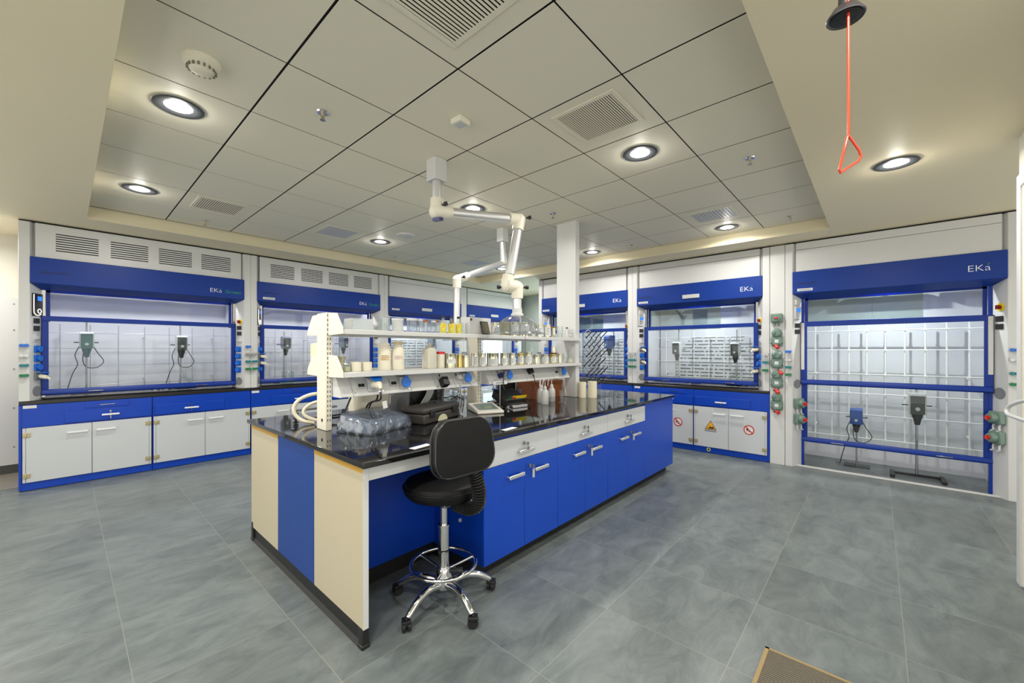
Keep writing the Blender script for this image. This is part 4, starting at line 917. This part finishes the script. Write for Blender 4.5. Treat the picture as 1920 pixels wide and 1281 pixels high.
# lower shelf
Sl = lambda u0, u1, vt, y=YF: spot(u0, u1, vt, y, LS)
x, r, h = Sl(640, 656, 681); t = glass(x+.005, YF, LS, r, h, 'glass jar of pale liquid topped with crumpled foil beside the end bracket', CLEAR, None, 'jar', 'jar')
MB().lathe([(0, .004), (r*.92, .004), (r*.92, h*.55), (0, h*.55)], n=20).build('liquid', M('pale_yellow_liquid', (206, 204, 140), .2), t); MB().sphere((0, 0, h*.85), r*.8, sc=(1, 1, .5)).build('foil', M('foil', (220, 220, 225), .3, metal=.8, bump=1, scale=60), t)
x, r, h = spot(633, 650, 667, 2.86, LS); can(x, 2.88, LS, r, h*.95, 'tall tin can on the rear lower shelf behind the end post', None, TIN)
x, r, h = Sl(657, 677, 679); glass(x, YF, LS, r, h, 'white plastic beaker next to the foil topped jar', HDPE, None, 'plastic_beaker', 'beaker')
x, r, h = Sl(679, 697, 679); glass(x, YF, LS, r, h, 'white plastic beaker beside the big translucent bottle', HDPE, None, 'plastic_beaker', 'beaker')
x, r, h = spot(706, 729, 644, 2.6, LS); bottle('large_bottle', x, 2.575, LS, r, h, 'large wide mouth off white bottle with a small beige label', 'bottle', HDPE, HDPE, .72, .84, lab=(.36, .56, M('tan_label', (216, 190, 150), .6)))
x, r, h = Sl(735, 758, 640, 2.55); bottle('large_bottle', x, 2.55, LS, r, h, 'large cream bottle with red print and beige screw cap', 'bottle', HDPE, M('beige_cap', (206, 190, 150), .5), .62, .68, lab=(.36, .5, M('pink_print', (226, 206, 196), .6)))
x, r, h = Sl(795, 815, 644, 2.55); bottle('square_bottle', x, 2.55, LS, r*1.05, h, 'square shouldered grey white bottle before the red lidded jar', 'bottle', M('greyish_hdpe', (206, 202, 186), .45), M('greyish_cap', (196, 192, 176), .5), .34, .72, sq=6)
x, r, h = Sl(817, 834, 659, 2.57); glass(x, 2.57, LS, r, h*.93, 'cream jar with a bright red lid', HDPE, RED, 'jar', 'jar', flare=1.)
lc = [(835, 855, 663, 2.53, (.3, .62), TIN, 'large striped tin can with a small white label beside the red lidded jar'), (856.5, 867, 665, 2.53, None, GOLD, 'narrow golden tin can after the large striped can'), (868, 880, 667, 2.5, None, TIN, 'unlabelled shiny tin can in front of the narrow golden can'),
      (884, 897, 662, YF, (.05, .75), TIN, 'labelled tin can standing over the joint of the lower shelf'), (898.5, 911, 662, YF, (.05, .7), TIN, 'labelled tin can just past the joint of the lower shelf'), (913, 935, 662, YF, (.05, .55), TIN, 'broad labelled tin can in the middle of the lower shelf row'),
      (938, 952, 662, YF, (.1, .6), TIN, 'labelled tin can after the broad can on the lower shelf'), (954, 967, 662, YF, (.1, .6), TIN, 'labelled tin can two places after the broad can on the lower shelf'), (969.5, 982.5, 662, YF, (.1, .7), GOLD, 'golden sided labelled can before the dark rimmed jar'),
      (984, 997, 660, YF, (.1, .7), TIN, 'dark rimmed labelled can under the edge of the dome'), (999, 1013, 665, YF, None, TIN, 'unlabelled tin can after the dark rimmed can'), (1014.5, 1029, 664, YF, (.1, .75), TIN, 'labelled tin can below the small stacked can'),
      (1030.5, 1043, 664, YF, (.1, .7), GOLD, 'tin can directly under the brown dish'), (1044.5, 1054, 663, YF, None, TIN, 'last tin can before the clear glass on the lower shelf')]
for k, (a, c, v, y, lb, m, l) in enumerate(lc):
    x, r, h = Sl(a, c, v, y); r *= 1.06; can(x, y, LS, r, h, l, lb, m, turn=.15*math.sin(k*2.1))
x, r, h = Sl(1030, 1046, 661); zt = LS+h; t = thing('brown_dish', 'brown shallow dish resting on a tin can', 'dish', (x, YF, LS+spot(1030.5, 1043, 664, YF, LS)[2])); MB().lathe([(0, 0), (.03, 0), (.05, .012), (.046, .013), (0, .006)], n=22).build('body', CARD, t)
x2, r2, h2 = spot(1033, 1043, 648, YF, LS); can(x, YF, t.location.z+.0135, r2*.9, .07, 'small tin can stacked on the brown dish', None, TIN)
x, r, h = Sl(1056, 1063, 663); glass(x, YF, LS, r, h, 'narrow clear glass beside the conical flask', CLEAR)
x, r, h = Sl(1064, 1078, 655); t = MB().lathe([(0, .001), (.045, 0), (.05, .006), (.016, .085), (.016, .12), (.02, .124)], n=22).build('conical_flask', CLEAR); t.location = (3.79, 2.55, LS); tag(t, 'clear conical flask at the column end of the lower shelf', 'flask')
MB().lathe([(0, .003), (.044, .003), (.025, .045), (0, .045)], n=20).build('powder', HDPE, t)
# rear shelf things seen past the end post
t = thing('plastic_canister', 'cream plastic canister overhanging the rear lower shelf beside the end post', 'canister', (1.215, 2.915, LS))
MB().prism([(-.068, .012), (-.052, .19), (.06, .19), (.06, .012)], 'x', -.05, .06).build('body', M('cream_plastic', (238, 226, 186), .45), t, bevel=.012); MB().box((-.048, -.07, 0), (.056, .058, .012)).build('foot', HDPE, t, bevel=.003)
x, r, h = spot(803, 818, 637, 2.88, US)
# ================================================================== worktop things
def at(x, y): return (x, y, WZ)
t = thing('bagged_instrument', 'grey instrument wrapped in a clear crinkled plastic bag beside the end post', 'instrument', at(1.385, 2.47), .29)
MB().prism([(-.128, .004), (-.132, .05), (-.118, .077), (.11, .113), (.13, .1), (.13, .004)], 'x', -.178, .178).build('casing', M('instrument_slate', (120, 132, 148), .4), t, bevel=.008)
MB().obox((-.06, -.0, .0975), (.06, 0, 0), (0, .06, .0095), (0, -.0003, .002)).build('screen', M('slate_screen', (60, 70, 84), .3), t)
rnd = random.Random(5); b = MB(); nu, vs = 132, []
rows = [(.0, 1.02), (.02, 1.04), (.04, 1.03), (.06, 1.01), (.078, .98), ('e', .94), ('e', .86), ('t', .6), ('t', .25)]
for j, (zz, k) in enumerate(rows):
    for i in range(nu):
        a = 2*PI*i/nu; q = 7; s_ = (abs(math.cos(a))**q+abs(math.sin(a))**q)**(-1/q); jt = (.0055*abs(math.sin(5*a+1.7*j))*math.sin(13*a-j)+(rnd.random()-.5)*.005)*(1 if j < 5 else .3)
        x, y = math.cos(a)*s_*(.200*k+jt), math.sin(a)*s_*(.15*k+jt); top = .104+.022*max(-.13, min(.13, y))/.15-(.01 if k > .9 else 0)
        z = top+(rnd.random()-.5)*.004 if isinstance(zz, str) else min(zz+(rnd.random()-.5)*.008*(j > 0), top)
        vs.append((x, y, max(.001, z)))
nv = len(rows)
fs = [(j*nu+i, j*nu+(i+1) % nu, (j+1)*nu+(i+1) % nu, (j+1)*nu+i) for j in range(nv-1) for i in range(nu)]+[tuple((nv-1)*nu+i for i in range(nu))]
b.add(vs, fs).build('plastic_bag', BAGM, t)
CASEM = M('case_grey', (58, 54, 52), .5)
t = thing('tool_case', 'black plastic tool case with two latches and a half round paper label', 'case', at(1.862, 2.505), .29)
MB().box((-.222, -.11, 0), (.222, .11, .07)).build('body', CASEM, t, bevel=.012); MB().box((-.225, -.113, .072), (.225, .113, .113)).build('lid', CASEM, t, bevel=.014)
for x in (-.135, .145): MB().box((x-.026, -.124, .046), (x+.026, -.111, .094)).build('latch', BLKRUB, t, bevel=.004)
MB().tube(smooth_path([(-.05, .0, .112), (-.045, .0, .13), (0, 0, .135), (.045, 0, .13), (.05, 0, .112)], 5), .007, 8).build('handle', BLKRUB, t)
MB().prism([(-.005+.06*math.cos(a), .004+.046*math.sin(a)) for a in [PI*i/14 for i in range(15)]], 'y', -.1106, -.1116).build('paper_label', M('aged_label', (206, 204, 168), .6), t)
t = thing('balance_terminal', 'white tilted display terminal beside the black folded instrument', 'terminal', at(2.415, 2.485), -.45)
MB().prism([(-.15, .0), (-.15, .022), (.14, .06), (.15, .05), (.15, 0)], 'x', -.115, .115).build('casing', M('warm_white_plastic', (232, 226, 216), .4), t, bevel=.008)
MB().obox((0, -.005, .0425), (.085, 0, 0), (0, .095, .0125), (0, -.0002, .0012)).build('screen', M('lcd_grey', (128, 142, 140), .25), t)
MB().obox((.01, -.03, .041), (.035, 0, 0), (0, .03, .004), (0, 0, .0008)).build('display_patch', M('lcd_green', (150, 160, 120), .3), t)
t = thing('folded_instrument', 'black hinged instrument with raised lid and yellow red label strip', 'instrument', at(2.755, 2.50), -.1)
MB().box((-.12, -.09, 0), (.13, .1, .028)).build('base', STEEL, t, bevel=.004)
MB().obox((-.015, .01, .088), (.125, 0, .0), (0, .09, .04), (0, -.016, .036)).build('lid', BLACK, t, bevel=.008)
MB().obox((.02, -.0902+.0, .092), (.085, 0, 0), (0, .0008, 0), (0, -.011, .022)).build('label_strip', YELLOW, t)
MB().obox((.02, -.093, .103), (.085, 0, 0), (0, .0008, 0), (0, -.0036, .0072)).build('label_strip', M('pale_blue_label', (160, 200, 214), .5), t)
MB().obox((-.045, -.092, .093), (.022, 0, 0), (0, .0008, 0), (0, -.005, .01)).build('label_patch', RED, t); MB().obox((-.085, -.092, .1), (.016, 0, 0), (0, .0008, 0), (0, -.008, .014)).build('label_patch', VALVEG, t)
MB().tube([(-.13, .08, .02), (-.1, -.05, .03), (-.08, -.11, .015)], .01, 8).build('hinge_arm', BLACK, t); MB().tube([(.12, .02, .07), (.14, -.05, .04), (.16, -.1, .015)], .008, 8).build('hinge_arm', BLACK, t)
b = MB().tube(smooth_path([(-.05, .02, .032), (0, -.03, .05), (.04, .02, .036), (.08, -.03, .034)], 5), .008, 8); b.build('crumpled_lead', M('black_foil_lead', (60, 60, 66), .25), t)
t = thing('dark_monitor', 'dark flat screen standing behind the black folded instrument', 'monitor', at(3.30, 3.04), -.35)
MB().box((-.14, -.012, .06), (.14, .012, .23)).build('panel', BLACK, t, bevel=.004); MB().box((-.06, -.05, 0), (.06, .05, .01)).build('base', DGREY, t); MB().box((-.02, -.008, .01), (.02, .008, .07)).build('stem', DGREY, t)
t = thing('electrode_stand', 'slim electrode stand with red and blue probe grips beside the dark screen', 'stand', at(3.04, 2.66), 0)
MB().box((-.06, -.05, 0), (.06, .05, .014)).build('base', LGREY, t, bevel=.003); MB().cyl((0, .03, .01), (0, .03, .2), .006, n=10).build('rod', WHITE, t)
MB().cyl((-.03, -.01, .06), (-.03, -.01, .1), .01, n=10).build('probe', RED, t); MB().cyl((-.03, -.01, .1), (-.03, -.01, .17), .008, n=10).build('probe', BLACK, t); MB().cyl((.02, -.01, .05), (.02, -.01, .13), .009, n=10).build('probe', SOCKB, t)
MB().box((-.045, -.025, .05), (.045, .04, .062)).build('holder', SOCKB, t, bevel=.003)
MB().tube(smooth_path([(.02, -.01, .13), (.02, .0, .18), (-.01, .02, .2), (-.03, 0, .17)], 5), .003, 6).build('cable', BLACK, t)
t = thing('label_holder', 'white name strip held above the glassware behind the folded instrument', 'sign', at(2.60, 2.49), -.2)
MB().cyl((0, 0, 0), (0, 0, .22), .004, n=8).build('rod', STEEL, t); MB().box((-.075, -.004, .218), (.075, .0, .25)).build('plate', PAPER, t); MB().box((-.05, -.0048, .23), (.035, -.004, .237)).build('print_line', GREY, t); MB().cyl((0, 0, 0), (0, 0, .008), .025, n=20).build('base', STEEL, t)
t = thing('burette_stand', 'glass burette with dark clamp behind the white name strip', 'stand', at(2.92, 2.86), 0)
MB().box((-.07, -.05, 0), (.07, .05, .012)).build('base', DGREY, t, bevel=.003); MB().cyl((0, .03, .01), (0, .03, .21), .005, n=10).build('rod', STEEL, t); MB().cyl((0, -.02, .04), (0, -.02, .21), .01, n=12).build('glass_tube', CLEAR, t); MB().box((-.015, -.03, .12), (.015, .035, .135)).build('clamp', SOCKB, t)
for k, (x, y, r, h, l) in enumerate(((2.20, 2.72, .055, .13, 'clear glass jar wrapped by thin wires under the trunking'), (2.33, 2.82, .045, .1, 'short clear jar behind the wire wrapped jar'), (2.44, 2.90, .04, .17, 'tall pale bottle with a pink stopper next to the second upright'))):
    t = glass(x, y, WZ, r, h, l, CLEAR, PAPER if k == 2 else None, 'glass_jar', 'jar')
    if k == 2: MB().cyl((.03, 0, h*.8), (.05, 0, h*.85), .014, n=10).build('stopper', M('pink_stopper', (220, 130, 120), .5), t)
b = MB()
for i in range(4): b.tube([(2.19+.05*i*.5+.05*math.cos(a), 2.635+.004*i, WZ+.07+.055*math.sin(a)+.006*i) for a in [2*PI*k/20 for k in range(20)]], .0028, 6, closed=True)
obj(b, 'coiled_wire', BLACK, 'loose loops of thin black wire in front of the clear jars', 'wire')
t = thing('cardboard_box', 'brown cardboard box behind the wash bottles', 'box', at(3.585, 2.81), 0)
MB().box((-.26, -.14, 0), (.26, .14, .185)).build('body', CARD, t, bevel=.003); MB().obox((0, -.15, .165), (.255, 0, 0), (0, .002, 0), (0, -.008, .022)).build('flap', CARD, t)
for k, (x, y) in enumerate(((3.2, 2.50), (3.12, 2.385), (3.33, 2.46))):
    t = thing('wash_bottle', ('translucent wash bottle standing behind the front one', 'translucent wash bottle standing in front of the other two', 'translucent wash bottle with printed marks beside the measuring glass')[k], 'bottle', at(x, y), (.3, .1, -.2)[k], 'wash bottles on the worktop')
    MB().lathe([(0, .001), (.034, 0), (.037, .006), (.037, .105), (.03, .13), (.014, .145), (.014, .15)], n=22).build('body', MILK, t); MB().lathe([(0, .145), (.017, .145), (.017, .165), (.008, .175), (0, .178)], n=16).build('cap', WHITE, t)
    MB().tube(smooth_path([(0, 0, .175), (-.002, 0, .215), (-.015, -.006, .238), (-.045, -.01, .23), (-.06, -.012, .2), (-.066, -.014, .165)], 5), .004, 8).build('spout', WHITE, t)
    if k == 2: MB().lathe([(.0374, .03), (.0376, .05)], n=10).build('print_mark', M('faint_print', (120, 126, 130), .6), t)
t = thing('measuring_glass', 'thin clear measuring glass with a wide foot beside the wash bottles', 'glass', at(3.33, 2.335)); MB().lathe([(0, .001), (.035, 0), (.035, .006), (.012, .012), (.02, .05), (.022, .12), (.024, .125)], n=20).build('body', CLEAR, t)
for k, (x, y, r) in enumerate(((3.85, 2.424, .043), (3.917, 2.338, .05))):
    t = thing('paper_roll', ('cream paper roll against the column', 'cream paper roll standing in front of the other roll')[k], 'roll', at(x, y), 0, 'paper rolls beside the column'); h = .178 if k else .17
    MB().lathe([(.018, 0), (r, 0), (r, h), (.018, h)], n=32, closed=True).build('paper', M('cream_tissue', (236, 228, 202), .8), t)
t = thing('drying_rack', 'clear acrylic drying rack with black slanted pegs at the column end of the island', 'drying rack', at(4.18, 2.5), 0)
MB().box((-.2, 0, .03), (.22, .008, .74)).build('back_plate', ACRYL, t); MB().box((-.2, -.16, .0), (.22, .01, .03)).build('drip_tray', ACRYL, t)
for j in range(6):
    for i in range(4):
        x = -.17+.11*i+(.05 if j % 2 else 0); z = .12+.11*j
        MB().cyl((x, 0, z), (x+.01, -.09, z+.09), .006, n=8).cyl((x, -.004, z), (x, .0, z), .013, n=10).build('peg', BLACK, t)
MB().tube([(-.1+.09*math.cos(a), -.012, .67+.085*math.sin(a)) for a in [PI*i/12 for i in range(13)]], .004, 6).build('hose', LGREY, t)
# behind the trunking, seen under it
t = thing('white_canister', 'white plastic canister standing behind the bagged instrument', 'canister', at(1.62, 2.98)); MB().box((-.14, -.09, 0), (.14, .09, .26)).build('body', HDPE, t, bevel=.03); MB().cyl((-.06, 0, .26), (-.06, 0, .285), .03, n=18).build('cap', HDPE, t)
t = thing('electronics_box', 'black open backed electronics box with white ribbon cables under the trunking', 'equipment', at(2.04, 2.92), .1)
MB().box((-.19, -.1, 0), (.19, .12, .25)).build('body', BLACK, t, bevel=.005); [MB().box((x-.008, -.104, 0), (x+.007, .12, .255)).build('side_rail', GREY, t) for x in (-.192, .193)]
b = MB()
for i in range(5): b.tube(smooth_path([(.0+.016*i, -.11, .245), (-.03+.016*i, -.14, .17), (-.1+.016*i, -.15, .09), (-.15+.016*i, -.13, .02)], 5), .0065, 6)
b.build('ribbon_cable', LGREY, t); b = MB()
for i in range(5): b.cyl((.12, -.1, .04+.045*i), (.12, -.115, .04+.045*i), .018, n=14)
b.build('port', DGREY, t)
t = thing('plastic_crate', 'white and clear crate standing behind the tool case', 'crate', at(2.42, 3.22)); MB().box((-.28, -.1, 0), (.28, .1, .09)).build('tray', ACRYL, t); MB().box((-.28, .09, .09), (.28, .1, .2)).build('back', WHITE, t)
# hose coil and clamp at the rear of the end post
b = MB(); b.tube(smooth_path([(1.19, 2.95, WZ+.012), (1.12, 3.0, WZ+.03), (1.08, 3.03, WZ+.09), (1.10, 3.03, WZ+.16), (1.18, 3.0, WZ+.205), (1.3, 2.95, WZ+.215)], 8), .013, 10).tube(smooth_path([(1.24, 2.92, WZ+.014), (1.15, 2.97, WZ+.05), (1.13, 2.99, WZ+.1), (1.19, 2.97, WZ+.15), (1.3, 2.93, WZ+.16)], 8), .012, 10)
obj(b, 'hose', RUBHOSE, 'cream rubber hose curling behind the end post of the rack', 'hose')
t = thing('bench_clamp', 'black screw clamp with a flat grey arm on the worktop behind the end post', 'clamp', at(1.16, 3.22)); MB().box((-.03, -.03, .068), (.3, .03, .085)).build('arm', GREY, t, bevel=.004); MB().cyl((0, 0, .0), (0, 0, .08), .008, n=12).build('screw', BLACK, t)
for z in (.012, .03, .046): MB().cyl((0, 0, z), (0, 0, z+.008), .02, n=16).build('nut', BLACK, t)
MB().tube([(.33, -.03, 0.012), (.2, -.06, .008), (.05, -.05, .008)], .008, 8).build('loop', BLACK, t)
# hanging leads under the first trunking
obj(MB().tube(smooth_path([(1.26, 2.56, 1.109), (1.23, 2.57, 1.03), (1.205, 2.6, .96), (1.2, 2.62, WZ+.006)], 6), .006, 8), 'power_lead', BLACK, 'black lead dropping from the trunking beside the end post', 'cable')
obj(MB().tube(smooth_path([(1.46, 2.57, 1.11), (1.465, 2.60, 1.07), (1.475, 2.70, 1.03), (1.48, 2.78, WZ+.008)], 6), .006, 8), 'power_lead', BLACK, 'black lead dropping straight down behind the bagged instrument', 'cable')
t = thing('power_lead', 'dark lead with a white paper tag hanging from the open blue socket', 'cable'); c = tp(1.40, .5, 0)+Vector((0, -.125, -.045)); MB().tube(smooth_path([c, c+Vector((.005, .01, -.05)), (1.43, 2.60, 1.06), (1.45, 2.70, 1.02), (1.47, 2.80, WZ+.01)], 6), .006, 8).build('lead', BLACK, t); MB().obox(c+Vector((.03, -.005, -.085)), (.016, 0, .003), (0, .001, 0), (-.005, 0, .024)).build('paper_tag', PAPER, t)
obj(MB().tube(smooth_path([(1.72, 2.57, 1.109), (1.73, 2.57, 1.06), (1.80, 2.62, 1.02), (1.86, 2.69, .96), (1.9, 2.74, WZ+.008)], 6), .006, 8), 'power_lead', BLACK, 'black lead sloping down behind the tool case', 'cable')

# ================================================================== extraction arms
def elbow(b, c, d1, d2, r):
    c = Vector(c); b.sphere(c, r*1.22, 18)
    for d in (d1, d2): d = Vector(d).normalized(); b.cyl(c, c+d*r*2.2, r*1.18, r*1.12, n=20)
def tubeseg(t, a, c, r): MB().cyl(a, c, r, n=24).build('duct_tube', ALU, t)
def knob(t, p, d, s=.016):
    p, d = Vector(p), Vector(d).normalized(); MB().cyl(p, p+d*.022, s*.5, n=8).cyl(p+d*.018, p+d*.04, s, n=8).build('knob', BLACK, t)
WP = M('arm_joint_plastic', (236, 230, 212), .35)
t = thing('extraction_arm', 'large jointed fume extraction arm with a clear dome in front of the reagent rack', 'extraction arm', (1.895, 2.48, 2.86))
O = Vector((1.895, 2.48, 2.86)); L = lambda p: Vector(p)-O
MB().box((-.055, -.055, -.165), (.055, .055, 0)).build('ceiling_box', WHITE, t, bevel=.004)
tubeseg(t, (0, 0, -.165), (0, 0, -.31), .037)
e2 = L((2.53, 2.20, 2.50)); e1 = Vector((0, 0, -.385)); d12 = e2-e1
b = MB(); elbow(b, e1, (0, 0, 1), d12, .042); b.sphere((0, 0, -.39), .058, 18).build('joint', WP, t)
MB().obox((.0, -.015, -.452), (.025, .01, .005), (-.01, .03, 0), (0, 0, .012)).build('label_plate', M('navy_plate', (50, 46, 110), .4), t)
knob(t, e1+Vector((.02, -.045, .04)), (.5, -1, .3))
u12 = d12.normalized(); tubeseg(t, e1+u12*.09, e2-u12*.08, .037); MB().cyl(e1+u12*.08, e1+u12*.12, .043, n=22).build('collar', WP, t)
e3 = L((2.415, 2.222, 1.935)); d23 = (e3-e2).normalized(); b = MB(); elbow(b, e2, -d12, d23, .042); b.build('joint', WP, t); knob(t, e2+Vector((.03, -.05, .01)), (.6, -1, .1))
tubeseg(t, e2+d23*.09, e3-d23*.1, .037)
b = MB(); elbow(b, e3+Vector((-.015, .0, .0)), -d23, (.8, -.3, .1), .042); b.build('joint', WP, t); e4 = e3+Vector((.055, -.05, -.005))
b = MB(); elbow(b, e4, (-.8, .3, .1), (0, 0, -1), .042); b.build('joint', WP, t); knob(t, e3+Vector((-.05, .02, -.01)), (-1, .5, 0)); knob(t, e4+Vector((.045, -.03, 0)), (1, -.6, .1))
zd = 1.555-2.86; tubeseg(t, e4+Vector((0, 0, -.09)), (e4.x, e4.y, zd+.16), .036)
MB().lathe([(.04, .2), (.04, .165), (.05, .16), (.052, .142), (.04, .142)], (e4.x, e4.y, zd), n=28).build('dome_collar', WHITE, t)
MB().lathe([(.045, .145), (.075, .138), (.115, .115), (.155, .08), (.18, .04), (.19, .012), (.205, .004), (.228, .002), (.232, -.004), (.205, -.001), (.188, .006)], (e4.x, e4.y, zd), n=44).build('dome', M('dome_clear', (255, 255, 255), .1) if 0 else ACRYL, t)
MB().tube([(e4.x+.055, e4.y-.04, zd+.03), (e4.x+.055, e4.y-.04, zd-.2)], .0022, 6).build('cord', DGREY, t)
t = thing('extraction_arm', 'second extraction arm hanging behind the reagent rack from the far ceiling', 'extraction arm', (3.49, 3.3, 2.86)); O = Vector((3.49, 3.3, 2.86))
MB().box((-.05, -.05, -.16), (.05, .05, 0)).build('ceiling_box', WHITE, t, bevel=.004)
e1 = Vector((0.02, 0, -.40)); e2 = L((2.79, 3.3, 2.165)); tubeseg(t, (0, 0, -.16), e1, .037)
b = MB(); elbow(b, e1, (0, 0, 1), e2-e1, .03); b.build('joint', WP, t); u12 = (e2-e1).normalized(); tubeseg(t, e1+u12*.03, e2-u12*.07, .034)
e3 = L((2.80, 3.32, 1.66)); d23 = (e3-e2).normalized(); b = MB(); elbow(b, e2, e1-e2, d23, .04); b.cyl(e2-u12*.04, e2-u12*.16, .042, n=20); b.build('joint', WP, t); knob(t, e2+Vector((.02, -.05, .02)), (.5, -1, .2))
tubeseg(t, e2+d23*.08, e3, .034)
MB().lathe([(.034, .12), (.06, .1), (.12, .05), (.15, 0), (.16, -.002)], (e3.x, e3.y, e3.z-.14), n=32).build('dome', ACRYL, t)

# ================================================================== stool
t = thing('lab_stool', 'black padded lab stool with chrome foot ring and five casters', 'stool', (1.44, 1.82, 0))
MB().lathe([(0, .60), (.15, .60), (.2, .612), (.219, .635), (.222, .66), (.21, .688), (.175, .702), (.1, .706), (0, .704)], n=48).build('seat', VINYL, t)
MB().tube([(.222*math.cos(a), .222*math.sin(a), .664) for a in [2*PI*i/56 for i in range(56)]], .005, 6, closed=True).build('seat_piping', VINYL, t)
MB().box((-.09, -.12, .578), (.09, .09, .6)).mat(0).cyl((.0, 0, .56), (0, 0, .6), .035, n=16).build('mechanism', STEEL, t, bevel=.004)
MB().tube([(.06, -.1, .585), (.11, -.14, .575), (.13, -.15, .53), (.13, -.152, .5)], .005, 6).build('lever', CHROME, t)
MB().cyl((0, 0, .42), (0, 0, .58), .021, n=20).build('gas_column', CHROME, t); MB().cyl((0, 0, .16), (0, 0, .43), .031, n=24).cyl((0, 0, .425), (0, 0, .437), .034, n=24).build('column_sleeve', CHROME, t)
MB().cyl((0, 0, .29), (0, 0, .298), .0325, n=24).build('column_band', BLACK, t)
MB().lathe([(0, .085), (.05, .085), (.056, .11), (.045, .15), (.04, .19), (.036, .2), (0, .2)], n=28).build('hub', CHROME, t)
MB().tube([(.182*math.cos(a), .182*math.sin(a), .215) for a in [2*PI*i/48 for i in range(48)]], .0095, 10, closed=True).build('foot_ring', CHROME, t)
for a in (100, 220, 340):
    c, s = math.cos(math.radians(a)), math.sin(math.radians(a)); MB().cyl((c*.03, s*.03, .18), (c*.178, s*.178, .213), .008, n=10).build('ring_spoke', CHROME, t)
MB().cyl((.03, -.03, .17), (.06, -.06, .17), .008, n=8).cyl((.055, -.055, .17), (.075, -.075, .17), .018, n=12).build('clamp_knob', BLACK, t)
for k in range(5):
    a = math.radians(47+72*k); c, s = math.cos(a), math.sin(a)
    pts = smooth_path([(c*.03, s*.03, .105), (c*.12, s*.12, .125), (c*.2, s*.2, .11), (c*.26, s*.26, .075), (c*.275, s*.275, .062)], 5)
    lg = MB().tube(pts, [.024-.009*i/(len(pts)-1) for i in range(len(pts))], 12).build('leg', CHROME, t)
    cx, cy = c*.285, s*.285; d = Vector((math.cos(a+.9), math.sin(a+.9), 0)); n = Vector((-d.y, d.x, 0)); q = Vector((cx, cy, .028))
    cs = MB().cyl(q+n*.006, q+n*.022, .028, n=20).cyl(q-n*.022, q-n*.006, .028, n=20).build('caster', BLKRUB, t, bevel=.003)
    MB().prism([(0, 0), (1, 0), (1, 1), (0, 1)], 'z', .03, .031) if 0 else MB().obox(q+Vector((0, 0, .018)), d*.024, n*.022, Z*.012).cyl((cx, cy, .04), (cx, cy, .066), .007, n=8).build('fork', BLACK, cs, bevel=.006)
# backrest and bellows
br = Matrix.Translation((-.095, -.27, .935)) @ Matrix.Rotation(.16-.22, 4, 'Z') @ Matrix.Rotation(-.10, 4, 'X')
sh = rrect(.385, .275, .095, 8); sh = [(x*(1-.11*(y+.137)/.275)-.012*(y > 0)*0, y) for x, y in sh]
b = MB(); rings = [(.955, .028), (1., .018), (1., -.018), (.955, -.028), (.6, -.033), (.0, -.034)]; n = len(sh); vs = []
for k, dy in rings: vs += [(x*max(k, .01), -dy if 0 else dy+.0+.25*(x*max(k, .01))**2*(-1), y*max(k, .01)) for x, y in sh]
fs = [(j*n+i, (j+1)*n+i, (j+1)*n+(i+1) % n, j*n+(i+1) % n) for j in range(len(rings)-1) for i in range(n)]+[tuple(range(n))]
b.add(vs, fs); bk = b.build('backrest', VINYL, t); bk.matrix_local = br
pp = MB().tube([(x*.985, -.022-.25*(x*.985)**2, y*.985) for x, y in sh], .0055, 6, closed=True).tube([(x, .018-.25*x**2, y) for x, y in sh], .005, 6, closed=True).build('piping', M('piping_vinyl', (40, 40, 40), .3), bk)
path = smooth_path([(.0, -.1, .575), (.0, -.2, .575), (.01, -.268, .61), (.0, -.292, .69), (-.02, -.285, .775), (-.03, -.27, .82)], 6)
b = MB(); rs = []; pts = []
for i in range(len(path)-1):
    for q, rr in ((0, .023), (.3, .037), (.6, .037), (.85, .023)): pts.append(path[i].lerp(path[i+1], q)); rs.append(rr)
b.tube(pts, rs, 16); b.v = [(x*1.0, y, z) for x, y, z in b.v]; b.build('bellows', BLKRUB, t)
# ================================================================== mat on the floor
t = thing('floor_mat', 'ribbed brown floor mat at the lower edge of the view', 'mat', (2.236, .39, 0), 0)
MB().box((-.75, -.9, 0), (0, 0, .006)).build('backing', MATM, t); b = MB()
for i in range(60): b.box((-.745+i*.0123, -.895, .006), (-.745+i*.0123+.007, -.012, .010))
b.build('rib_weave', MATM, t)
b = MB().box((-.75, -.012, .0), (.004, .004, .009)).box((-.008, -.9, .0), (.004, .004, .009)); b.build('edging', M('mat_edge', (150, 128, 84), .7), t)

# ================================================================== camera, world, view
cd = bpy.data.cameras.new('camera'); cam = bpy.data.objects.new('camera', cd); C.objects.link(cam)
cam.location = (0, 0, HC); cam.rotation_euler = (PI/2, 0, YAW-PI/2)
cd.sensor_width = 36; cd.lens = FPX/1920*36; cd.shift_y = (VH-640.5)/1920; cd.clip_start = .02
bpy.context.scene.camera = cam
w = bpy.data.worlds.new('world'); bpy.context.scene.world = w; w.use_nodes = True
w.node_tree.nodes['Background'].inputs[0].default_value = (1, .985, .93, 1); w.node_tree.nodes['Background'].inputs[1].default_value = 1.5
sc = bpy.context.scene
sc.view_settings.view_transform = 'Standard'; sc.view_settings.look = 'None'; sc.view_settings.gamma = 1; sc.view_settings.use_curve_mapping = False
sc.view_settings.exposure = .2
sc.cycles.max_bounces = 10; sc.cycles.transparent_max_bounces = 24; sc.cycles.use_denoising = True; sc.cycles.caustics_reflective = False; sc.cycles.caustics_refractive = False; sc.cycles.sample_clamp_indirect = 6
